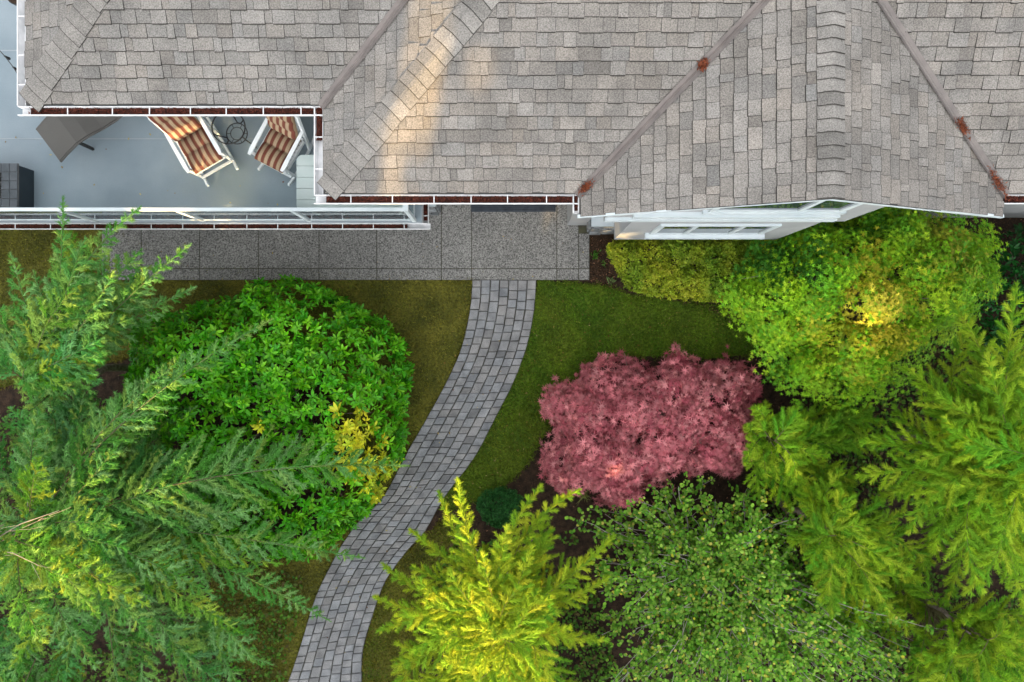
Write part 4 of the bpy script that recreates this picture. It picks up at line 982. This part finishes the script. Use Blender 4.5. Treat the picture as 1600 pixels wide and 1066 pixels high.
conifer('yellowgreen_conifer', 'small fresh green conifer touching the red maple', 4.35, -1.65, 1.9, ST_GOLD, [
    (1.3, (1196, 716, 1.2), .12, .30, (.75, .95, .9)), (1.4, (1248, 632, 1.4), .12, .30, (.8, 1, 1)), (1.3, (1310, 650, 1.3), .12, .32, (.7, .85, .9)), (1.4, (1290, 712, 1.7), .1, .28, (.9, 1, .9)), (1.1, (1190, 790, 1.0), .12, .32, (.75, .9, .9)),
    (1.1, (1330, 700, 1.1), .12, .34, (.65, .8, .8)), (1.2, (1220, 670, 1.2), .12, .3, (.75, .95, .9)), (1.0, (1265, 770, 1.0), .12, .32, (.7, .85, .85)), (.9, (1360, 640, .9), .1, .34, (.55, .72, .8))],
    4, 26, 'yellow-green conifers', tr=.06, lat=.3, fl=(.5, 1.0), bare=0,
    auto=([(1200, 720), (1230, 640), (1330, 620), (1400, 660), (1380, 740), (1300, 800), (1210, 800)], 26, .7, 1.6, .32, 1.0))
conifer('yellowgreen_conifer', 'yellow-green conifer in the corner, its lit tips pointing up', 7.3, -4.6, 3.0, ST_GOLD, [
    (1.9, (1572, 992, 2.2), .15, .34), (1.8, (1545, 985, 2.0), .15, .3), (1.8, (1500, 1040, 2.0), .15, .36), (1.9, (1610, 1030, 2.4), .15, .36), (1.6, (1440, 1060, 1.6), .15, .4, .85), (1.4, (1560, 960, 1.4), .15, .4, .8), (1.7, (1620, 960, 1.9), .15, .36)],
    4, 27, 'yellow-green conifers', tr=.08, lat=.36, fl=(.6, 1.3), bare=0,
    auto=([(1440, 1010), (1520, 960), (1660, 940), (1700, 1220), (1380, 1220), (1400, 900), (1380, 1060)], 40, 1.2, 2.4, .36, 1.1))

# ---- shrubs as mounded crowns of real leaves
class Mound:
    def __init__(s, poly, h_edge, h_top, nm, rr, bh, seed, ew=None, gap=0.0):
        s.poly = np.array(poly); s.r = np.random.default_rng(seed); s.he, s.ht, s.bh = h_edge, h_top, bh
        s.c = sample_poly(poly, nm, s.r)
        if gap:
            q = sample_poly(poly, 4000, s.r); c = [q[0]]
            for z in q[1:]:
                if min(np.hypot(*(z - o_)) for o_ in c) > gap: c.append(z)
            s.c = np.array(c); nm = len(c)
        s.rad = rr[0] + (rr[1] - rr[0]) * s.r.random(nm); s.lift = .55 + .6 * s.r.random(nm)
        d = poly_dist(sample_poly(poly, 400, s.r), poly); s.ew = ew or d.max()
    def h(s, p):
        e = np.clip(poly_dist(p, s.poly) / s.ew, 0, 1); base = s.he + (s.ht - s.he) * (1 - (1 - e) ** 2)
        d2 = ((p[:, None, :2] - s.c[None]) ** 2).sum(2)
        b = (np.sqrt(np.maximum(1 - d2 / s.rad ** 2, 0)) * s.lift).max(1)
        return base + (b - .6) * s.bh
    def bump(s, p):
        d2 = ((p[:, None, :2] - s.c[None]) ** 2).sum(2); return (np.sqrt(np.maximum(1 - d2 / s.rad ** 2, 0)) * s.lift).max(1)
    def surf(s, p):
        z = s.h(p); e = .03
        gx = (s.h(p + (e, 0)) - z) / e; gy = (s.h(p + (0, e)) - z) / e
        gx = np.clip(gx, -2.5, 2.5); gy = np.clip(gy, -2.5, 2.5)
        return np.column_stack([p, z]), unit(np.column_stack([-gx, -gy, np.ones(len(p))]))
    def skirt(s, n):
        """points on the sides, below the rim"""
        poly = s.poly; e = np.roll(poly, -1, 0) - poly; L = np.linalg.norm(e, axis=1); k = s.r.choice(len(poly), n, p=L / L.sum()); t = s.r.random((n, 1))
        p = poly[k] + e[k] * t; ar = np.sum(poly[:, 0] * np.roll(poly[:, 1], -1) - np.roll(poly[:, 0], -1) * poly[:, 1])
        nr = unit(np.column_stack([e[k][:, 1], -e[k][:, 0]])) * (1 if ar > 0 else -1)
        z = s.he * (.1 + .95 * s.r.random(n)); p = p - nr * (.02 + .16 * s.r.random((n, 1)))
        return np.column_stack([p, z]), unit(np.column_stack([nr, np.full(n, .5)]))
def shrub_root(name, label, cat, poly, group=None):
    c = np.mean(np.array(poly), 0); t = empty(name, (c[0], c[1], 0)); tag(t, label, cat, group); return t, np.array((c[0], c[1], 0.0))
def stems(t, off, md, n, r, rad=.018, mat='bark'):
    mb = MB(); tips = sample_poly(md.poly, n, md.r); sp, _ = md.surf(tips)
    for p in sp:
        a = np.array((r.normal() * .15, r.normal() * .12, 0.0)); b = p - off; b[2] *= .9; m = (a + b) / 2 + np.array((0, 0, .25 * b[2])) + r.normal(size=3) * .06
        q = bez(a, m, b, np.linspace(0, 1, 6)); mb.tube(q, list(np.linspace(rad, rad * .3, 6)), 5)
    mb.build('stems', M[mat], t, smooth=True)
def rosettes(fol, pos, nrm, r, nl, size, color, T=T_OVAL, tilt=.35, single=None):
    n = len(pos); k = nl; idx = np.repeat(np.arange(n), k); N_ = len(idx)
    ref = unit(np.cross(nrm, unit(r.normal(size=(n, 3))))); ref2 = np.cross(nrm, ref)
    a = (np.tile(np.arange(k), n) / k * 2 * math.pi * 1.0 + r.normal(size=N_) * .25)
    tl = tilt + .3 * r.normal(size=N_)
    rad_ = ref[idx] * np.cos(a)[:, None] + ref2[idx] * np.sin(a)[:, None]
    al = unit(rad_ * np.cos(tl)[:, None] + nrm[idx] * np.sin(tl)[:, None]); nn = unit(nrm[idx] * np.cos(tl)[:, None] - rad_ * np.sin(tl)[:, None] + .15 * r.normal(size=(N_, 3)))
    sz = size * (.65 + .55 * r.random(N_)) * (.72 + .5 * r.random(n))[idx]; c = color[idx] * (.75 + .5 * r.random((N_, 1)))
    return pos[idx] + rad_ * .008, nn, al, sz, c
def single_leaves(t, T, A, pick, mat):
    """the largest-showing leaves as objects of their own"""
    pos, nn, al, sz, c = A
    for i in pick:
        V, F, C = leaves(T, pos[i:i + 1], nn[i:i + 1], al[i:i + 1], sz[i:i + 1], c[i:i + 1])
        link_mesh('leaf', np_mesh('leaf', V, F, C), mat, t)
def leaf_crown(t, T, A, mat, nsingle=0, name='foliage'):
    pos, nn, al, sz, c = A; keep = np.ones(len(pos), bool)
    if nsingle:
        score = sz * (nn[:, 2].clip(.1) ** 1) * (pos[:, 2] - pos[:, 2].min() + .5); pick = np.argsort(-score)[:nsingle]; keep[pick] = False
        single_leaves(t, T, A, pick, mat)
    fo = Foliage(); fo.add(*leaves(T, pos[keep], nn[keep], al[keep], sz[keep], c[keep])); fo.build(name, mat, t)

# big glossy-leaved shrub
r = np.random.default_rng(41)
rpoly = pxpoly([(212, 520), (245, 488), (330, 472), (372, 462), (400, 442), (440, 432), (500, 448), (540, 472), (600, 502), (628, 545), (636, 600), (626, 660), (628, 715), (598, 760), (578, 800), (530, 838), (500, 868), (430, 872), (380, 860), (300, 870), (240, 900), (215, 850), (205, 700), (195, 600)], .75)
t, off = shrub_root('glossy_shrub', 'large glossy bright green shrub with yellow leaf patches left of the path', 'shrub', rpoly)
md = Mound(rpoly, .72, 1.55, 40, (.36, .54), .55, 42, ew=.9, gap=.46)
p = sample_poly(rpoly, 3000, r); pos, nrm = md.surf(p); pos[:, 2] -= r.exponential(.10, len(p))
hole = wob(pos[:, :2], 17, 3.2) < .06; pos, nrm = pos[~hole], nrm[~hole]
sp, sn = md.skirt(700); pos = np.concatenate([pos, sp]); nrm = unit(np.concatenate([nrm, sn]) + r.normal(size=(len(pos), 3)) * .25)
c = colmix((66, 150, 12), (86, 164, 18), (50, 132, 12), (110, 174, 26))(r, len(pos))
def pxof(pos): D = CAM_H - pos[:, 2]; return 800 + pos[:, 0] * FPX / D, 533 - pos[:, 1] * FPX / D
cc = np.array([P(a, b, 1.2)[:2] for a, b in ((565, 690), (555, 660), (585, 735), (545, 720), (590, 780), (300, 575), (408, 665), (560, 700), (575, 710))])
dmin = np.min(np.linalg.norm(pos[:, None, :2] - cc[None], axis=2) / np.array([.46, .34, .36, .3, .26, .2, .14, .4, .4]), axis=1)
yel = (dmin + .55 * r.random(len(pos))) < 1.0; c[yel] = colmix((206, 200, 40), (190, 194, 40), (158, 182, 36))(r, yel.sum())
A = rosettes(None, pos - off, nrm, r, 8, .122, c)
leaf_crown(t, T_OVAL, A, M['glossleaf'], 300); stems(t, off, md, 26, r)
# dark shrub at the far edge
r = np.random.default_rng(43)
dpoly = pxpoly([(1562, 392), (1580, 360), (1680, 330), (1740, 480), (1720, 740), (1600, 740), (1580, 640), (1560, 560), (1530, 470)], .6)
t, off = shrub_root('dark_shrub', 'dark green leafy shrub at the picture edge behind the pale maple', 'shrub', dpoly)
md = Mound(dpoly, .6, 1.1, 40, (.25, .45), .25, 44, ew=.8)
p = sample_poly(dpoly, 1300, r); pos, nrm = md.surf(p); pos[:, 2] -= r.exponential(.12, len(p)); nrm = unit(nrm + r.normal(size=nrm.shape) * .3)
A = rosettes(None, pos - off, nrm, r, 7, .10, colmix((26, 88, 28), (34, 100, 36), (22, 74, 26))(r, len(pos)))
leaf_crown(t, T_OVAL, A, M['glossleaf']); stems(t, off, md, 14, r)
# boxwood ball
r = np.random.default_rng(45); bc = P(782, 797, .4)
bpoly = [(bc[0] + .44 * math.cos(a) * (1 + .08 * math.sin(3 * a)), bc[1] + .38 * math.sin(a)) for a in np.linspace(0, 2 * math.pi, 20, endpoint=False)]
t, off = shrub_root('box_shrub', 'small round dark green clipped shrub in the bare soil', 'shrub', bpoly)
md = Mound(bpoly, .22, .62, 24, (.10, .16), .10, 46)
p = sample_poly(bpoly, 900, r); pos, nrm = md.surf(p); pos[:, 2] -= r.exponential(.05, len(p)); sp, sn = md.skirt(260); pos = np.concatenate([pos, sp]); nrm = unit(np.concatenate([nrm, sn]) + r.normal(size=(len(pos), 3)) * .3)
A = rosettes(None, pos - off, nrm, r, 6, .045, colmix((40, 92, 40), (30, 76, 34), (56, 112, 52))(r, len(pos)))
leaf_crown(t, T_OVAL, A, M['leaf']); stems(t, off, md, 10, r, .008)
# low clipped hedge under the windows
r = np.random.default_rng(47)
hpoly = pxpoly([(948, 388), (965, 370), (1010, 366), (1100, 364), (1190, 364), (1240, 380), (1240, 460), (1160, 474), (1100, 470), (1020, 462), (985, 452), (966, 425)], .5)
t, off = shrub_root('low_hedge', 'low yellow-green small-leaved hedge under the gable windows', 'hedge', hpoly)
md = Mound(hpoly, .5, .85, 90, (.14, .26), .16, 48, ew=.35)
p = sample_poly(hpoly, 4200, r); pos, nrm = md.surf(p); pos[:, 2] -= r.exponential(.07, len(p)); sp, sn = md.skirt(900); pos = np.concatenate([pos, sp]); nrm = unit(np.concatenate([nrm, sn]) + r.normal(size=(len(pos), 3)) * .35)
k = wob(pos[:, :2], 5, 2.2)[:, None]
c = colmix((150, 160, 34), (132, 152, 34), (166, 166, 50))(r, len(pos)) * k + colmix((96, 132, 30), (78, 122, 30), (116, 140, 36))(r, len(pos)) * (1 - k)
A = rosettes(None, pos - off, nrm, r, 6, .05, c)
leaf_crown(t, T_DIAM, A, M['leaf']); stems(t, off, md, 26, r, .010)

# ---- maples: clusters of star leaves on tiers
def maple(name, label, poly, he, ht, nm, rr, bh, ncl, per, crad, lsize, T, colf, seed, mat, ew, ns=0, down=.5, cyel=None, group=None, ragged=0, depth=.16, flat=.3, thr=0.0, gap=0.0):
    r = np.random.default_rng(seed); t, off = shrub_root(name, label, 'tree', poly, group)
    md = Mound(poly, he, ht, nm, rr, bh, seed + 1, ew=ew, gap=gap)
    p = sample_poly(poly, int(ncl * (1.35 if thr else 1)), r); lump = md.bump(p) > thr * (.6 + .8 * r.random(len(p))); p = p[lump]; pos, nrm = md.surf(p); pos[:, 2] -= r.exponential(depth, len(p)); sp, sn = md.skirt(ncl // 7); pos = np.concatenate([pos, sp]); nrm = np.concatenate([nrm, sn])
    if ragged:
        k = r.integers(0, len(poly), ragged); pp = np.array(poly)[k]; cen = np.mean(np.array(poly), 0); o = unit(pp - cen)
        q = pp + o * (.02 + .22 * r.random((ragged, 1))) + r.normal(size=(ragged, 2)) * .12
        pos = np.concatenate([pos, np.column_stack([q, he * (.75 + .5 * r.random(ragged))])]); nrm = np.concatenate([nrm, unit(np.column_stack([o * .5, np.ones(ragged)]))])
    cl = colf(r, len(pos))
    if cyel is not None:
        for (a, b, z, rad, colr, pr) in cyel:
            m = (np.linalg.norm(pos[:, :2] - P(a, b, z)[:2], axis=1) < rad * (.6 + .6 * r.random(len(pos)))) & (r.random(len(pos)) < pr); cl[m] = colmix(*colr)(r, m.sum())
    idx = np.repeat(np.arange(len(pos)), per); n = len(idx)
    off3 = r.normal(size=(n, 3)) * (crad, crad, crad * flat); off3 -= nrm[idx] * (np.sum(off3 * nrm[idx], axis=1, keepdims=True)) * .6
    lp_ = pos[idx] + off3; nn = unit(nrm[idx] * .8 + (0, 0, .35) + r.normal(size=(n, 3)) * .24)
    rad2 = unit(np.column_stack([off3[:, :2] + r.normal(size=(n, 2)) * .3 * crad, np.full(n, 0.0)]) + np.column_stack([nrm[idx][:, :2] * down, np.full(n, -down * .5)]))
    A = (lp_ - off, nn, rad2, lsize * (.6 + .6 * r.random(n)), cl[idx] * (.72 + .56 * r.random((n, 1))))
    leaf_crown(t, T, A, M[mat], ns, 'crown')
    # trunk with limbs
    mb = MB(); tips = sample_poly(poly, 16, r); sp, _ = md.surf(tips)
    fork = np.array((0, 0, ht * .35)); mb.tube([(0, 0, -.03), tuple(fork * .5), tuple(fork)], [.06, .05, .045], 8)
    for q in sp:
        b = q - off; b[2] -= .12; m = (fork + b) / 2 + np.array((0, 0, .12)) + r.normal(size=3) * .08; bz = bez(fork, m, b, np.linspace(0, 1, 6)); mb.tube(bz, list(np.linspace(.03, .006, 6)), 5)
        for _ in range(3):
            u = r.integers(2, 5); e = bz[u] + r.normal(size=3) * (.3, .3, .08); mb.tube([bz[u], (bz[u] + e) / 2 + r.normal(size=3) * .03, e], [.009, .006, .003], 4)
    mb.build('trunk', M['bark'], t, smooth=True)
    return t
rm = pxpoly([(850, 625), (866, 607), (905, 600), (915, 575), (945, 560), (985, 562), (1010, 572), (1040, 570), (1055, 553), (1078, 560), (1085, 580), (1115, 572), (1150, 562), (1180, 580), (1190, 610), (1178, 640), (1192, 688), (1172, 715), (1150, 735), (1110, 738), (1060, 742), (1025, 762), (1000, 784), (945, 790), (930, 760), (880, 768), (856, 745), (845, 720), (862, 690), (870, 665), (850, 650)], .6)
maple('red_maple', 'low spreading dark red lace-leaf maple in the mulch bed', rm, .45, 1.05, 30, (.28, .40), .66, 640, 8, .10, .115, T_STAR7,
      colmix((180, 100, 108), (196, 118, 124), (158, 76, 88), (208, 138, 140)), 51, 'redleaf', .9, ns=300, down=.9, depth=.07, thr=.34, gap=.38)
gm = pxpoly([(1150, 470), (1165, 420), (1200, 395), (1230, 365), (1290, 345), (1340, 330), (1400, 318), (1430, 330), (1480, 355), (1530, 365), (1558, 380), (1540, 420), (1545, 440), (1520, 470), (1500, 500), (1470, 520), (1440, 545), (1420, 560), (1400, 580), (1390, 600), (1350, 608), (1330, 600), (1290, 590), (1250, 590), (1240, 570), (1255, 545), (1215, 540), (1190, 510)], 1.4)
maple('pale_maple', 'pale yellow-green spreading maple in front of the gable', gm, 1.2, 2.2, 38, (.34, .50), .95, 900, 20, .115, .066, T_STAR5,
      colmix((130, 176, 26), (112, 168, 28), (150, 182, 34), (92, 154, 28)), 53, 'leaf', 1.0, ns=0, down=.6,
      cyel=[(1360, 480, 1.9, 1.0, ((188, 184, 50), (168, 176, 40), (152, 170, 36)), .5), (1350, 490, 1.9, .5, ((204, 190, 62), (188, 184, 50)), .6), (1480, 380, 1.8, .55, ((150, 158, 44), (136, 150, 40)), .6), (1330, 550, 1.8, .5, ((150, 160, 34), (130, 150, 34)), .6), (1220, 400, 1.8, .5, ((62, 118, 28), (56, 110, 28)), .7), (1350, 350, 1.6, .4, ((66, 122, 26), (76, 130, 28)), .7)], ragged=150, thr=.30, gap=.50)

# ---- round-leaved shrub with grey arching canes
r = np.random.default_rng(61)
sp_ = pxpoly([(905, 800), (960, 790), (985, 760), (1030, 745), (1060, 760), (1110, 750), (1150, 770), (1200, 745), (1225, 770), (1250, 800), (1265, 850), (1280, 900), (1320, 930), (1420, 950), (1450, 1000), (1430, 1066), (1430, 1110), (930, 1110), (920, 1040), (935, 960), (915, 900), (940, 850), (900, 830)], 1.0)
t, off = shrub_root('round_leaf_shrub', 'sprawling round-leaved green shrub with grey canes below the red maple', 'shrub', sp_)
md = Mound(sp_, .75, 1.65, 40, (.25, .5), .35, 62, ew=1.0)
tips = sample_poly(sp_, 215, r); tp, _ = md.surf(tips); tp -= off
cane = MB(); tw_s, tw_d, tw_l, = [], [], []
long_canes = [P(1480, 985, 1.9) - off, P(1300, 1000, 1.9) - off, P(905, 812, .9) - off, P(935, 925, 1.1) - off, P(1060, 760, 1.2) - off, P(1262, 800, 1.5) - off]
alltips = [(q, .010) for q in tp] + [(q, .012) for q in long_canes]
for q, rad in alltips:
    a = np.array((r.normal() * .3, r.normal() * .3 - .2, .02)); m = (a + q) / 2; m[2] = max(q[2], .8) * (1.0 + .25 * r.random()); m += r.normal(size=3) * (.15, .15, .02)
    ts = np.linspace(0, 1, 9); b = bez(a, m, q, ts); b[1:-1] += r.normal(size=(7, 3)) * .018; cane.tube(b, list(np.linspace(rad, .003, 9)), 4)
    n = 11; u = .35 + .65 * r.random(n); o = bez(a, m, q, u); d = bez_d(a, m, q, u)
    dr = unit(d * .6 + r.normal(size=(n, 3)) * (.8, .8, .35) + (0, 0, .15)); tw_s.append(o); tw_d.append(dr); tw_l.append(.14 + .26 * r.random(n))
ts_ = np.concatenate(tw_s); td = np.concatenate(tw_d); tl_ = np.concatenate(tw_l)
for o, d, l in list(zip(ts_, td, tl_))[::4]: cane.tube([o, o + d * l * .5 + r.normal(size=3) * .01, o + d * l], [.004, .003, .0015], 3)
cane.build('canes', mat_noise('grey_cane', (.24, .21, .18), (.40, .37, .33), 12, .8, .4), t)
per = 10; idx = np.repeat(np.arange(len(ts_)), per); n = len(idx); u = r.random(n)
lpz = ts_[idx] + td[idx] * (tl_[idx] * u)[:, None] + r.normal(size=(n, 3)) * .02
lpz[:, 2] = np.maximum(lpz[:, 2], .05)
nn = unit(np.column_stack([r.normal(size=(n, 2)) * .45, np.ones(n)])); al = unit(td[idx] + r.normal(size=(n, 3)) * .7)
c = colmix((92, 146, 34), (112, 158, 46), (70, 126, 30), (134, 168, 64))(r, n)
w = wob(lpz[:, :2], 9, 1.8); m = (r.random(n) < .06); c[m] = colmix((160, 164, 40), (180, 176, 80))(r, m.sum()); c = c * (.8 + .4 * w[:, None])
leaf_crown(t, T_ROUND, (lpz, nn, al, .045 + .03 * r.random(n), c * (.75 + .5 * r.random((n, 1)))), M['leaf'], 0)

# ---- low ivy that covers the soil under the conifers
r = np.random.default_rng(65); gc = Foliage()
for poly, n in (([(1190, 560), (1640, 500), (1660, 1090), (1180, 1090), (1200, 740), (1170, 640)], 15000), ([(-60, 640), (200, 620), (300, 860), (480, 900), (440, 1090), (-60, 1090)], 8000), ([(690, 850), (900, 830), (980, 1090), (640, 1090)], 5000)):
    p = sample_poly(pxpoly(poly, 0), n, r); k = wob(p, 66, 1.6); p = p[k > .16]; n = len(p)
    gc.add(*leaves(T_DIAM, np.column_stack([p, .03 + .24 * r.random(n) * wob(p, 67, 2.5)]), unit(np.column_stack([r.normal(size=(n, 2)) * .5, np.ones(n)])), unit(np.column_stack([r.normal(size=(n, 2)), .3 * r.normal(size=n)])), .05 + .05 * r.random(n), colmix((66, 112, 28), (84, 126, 32), (52, 92, 24), (86, 78, 40))(r, n), 1.3))
tag(gc.build('ground_cover', M['leaf']), 'low dark green ground cover under the conifers', 'ground cover', kind='stuff')
# ---- small plants in the bare soil
def tuft(label, px, py, n, L, colr, seed, wide=.1, T=T_NEEDLE):
    r = np.random.default_rng(seed); c0 = P(px, py, 0); t = empty('weed', tuple(c0)); tag(t, label, 'weed', 'weeds in the beds')
    al = unit(np.column_stack([r.normal(size=(n, 2)), .5 + .5 * r.random(n)])); fo = Foliage()
    fo.add(*leaves(T, r.normal(size=(n, 3)) * (.03, .03, .0) + (0, 0, .01), unit(r.normal(size=(n, 3)) + (0, 0, .8)), al, L * (.6 + .6 * r.random(n)), colmix(*colr)(r, n), wide)); fo.build('blades', M['leaf'], t)
tuft('pale grass tuft at the lower rim of the red maple', 912, 772, 60, .22, ((150, 160, 90), (130, 150, 70)), 71)
tuft('small leafy weed beside the walkway corner', 930, 398, 26, .10, ((70, 120, 40), (86, 130, 50)), 72, .8, T_OVAL)
tuft('tiny weed in soil below the stone corner', 943, 412, 18, .08, ((80, 120, 50), (96, 130, 60)), 73, .8, T_OVAL)
tuft('sparse weed at the lawn edge under the hedge', 955, 440, 26, .10, ((90, 112, 60), (110, 130, 80)), 74, .6, T_OVAL)

# ---- unseen wood added south of the garden for shade, carved open where sun should land
r = np.random.default_rng(81)
wf = Foliage(); n = 46000
p = np.column_stack([-46 + 80 * r.random(n), -37 + 8.0 * r.random(n)]); hh = 15.5 + 3.5 * wob(p, 82, .35)
pos = np.column_stack([p, hh * r.random(n) ** .8])
st_ = -np.array(SUN_TRAVEL)
GAPS = [  # garden points (measured) chosen to be sunlit, and the half width carved out of the added wood
    ((790, 920, 2.9), .75), ((720, 960, 2.7), .6), ((850, 850, 2.5), .0), ((800, 850, 2.9), .2), ((730, 800, 2.4), .1), ((780, 1040, 3.0), .7), ((660, 1040, 2.7), .3),
    ((655, 250, 4.8), .13), ((642, 285, 4.65), .15), ((685, 150, 5.2), .08), ((600, 180, 4.9), .08), ((615, 60, 5.5), .04), ((715, 60, 5.5), .08),
    ((30, 700, 3.6), .5), ((20, 870, 3.6), .6), ((90, 960, 3.6), .42), ((60, 1040, 3.6), .5), ((200, 930, 3.3), .25), ((930, 690, 1.0), -.2), ((1030, 318, 4.75), .04), ((1350, 490, 2.2), .2), ((940, 1030, 2.2), -.05)]
keep = np.ones(n, bool); wn_, wa_, ws_ = unit(r.normal(size=(n, 3))), unit(r.normal(size=(n, 3))), .95 + .4 * r.random(n)
for (a, b, z), rad in GAPS:
    q = P(a, b, z); v = pos - q; along = v @ st_; d = np.linalg.norm(v - along[:, None] * st_, axis=1); keep &= d > rad + .52
pos = pos[keep]; n = len(pos)
wf.add(*leaves(T_DIAM, pos, wn_[keep], wa_[keep], ws_[keep], colmix((40, 72, 34), (52, 84, 36), (32, 60, 30))(r, n), 1.3))
for k in range(16): x = -44 + 5 * k + r.normal() * .5; y = -33 + r.normal(); wf.tubes([(x, y, 0), (x + .1, y, 7), (x, y, 15)], .3, .05, (.12, .09, .07), 8)
tag(wf.build('shade_woods', M['needle']), 'unseen dark wood added south of the garden to shade it', 'shade_woods', kind='stuff')

r = np.random.default_rng(91); n = 310; fl_ = Foliage()
pts = np.concatenate([sample_poly(pxpoly(right_lawn, 0), 90, r), sample_poly(pxpoly(left_lawn, 0), 110, r), sample_poly(pxpoly([(230, 368), (915, 368), (915, 436), (230, 436)], 0), 25, r), sample_poly([tuple(path_pt(0, k / 20)) for k in range(17)] + [tuple(path_pt(1, k / 20)) for k in range(16, -1, -1)], 35, r), np.column_stack([-8.5 + 6.8 * r.random(50), 2.0 + 1.6 * r.random(50)])])
zz = np.concatenate([np.full(200, .02), np.full(25, .034), np.full(35, .055), np.full(50, DZ + .006)])
fl_.add(*leaves(T_OVAL, np.column_stack([pts, zz]), unit(np.column_stack([r.normal(size=(n, 2)) * .25, np.ones(n)])), unit(np.column_stack([r.normal(size=(n, 2)), np.zeros(n)])), .02 + .03 * r.random(n), colmix((150, 130, 70), (120, 84, 44), (170, 160, 110), (96, 60, 34))(r, n), 1.4))
tag(fl_.build('fallen_leaves', M['leaf']), 'small dry leaves scattered over lawn, walkway and path', 'leaves', kind='stuff')
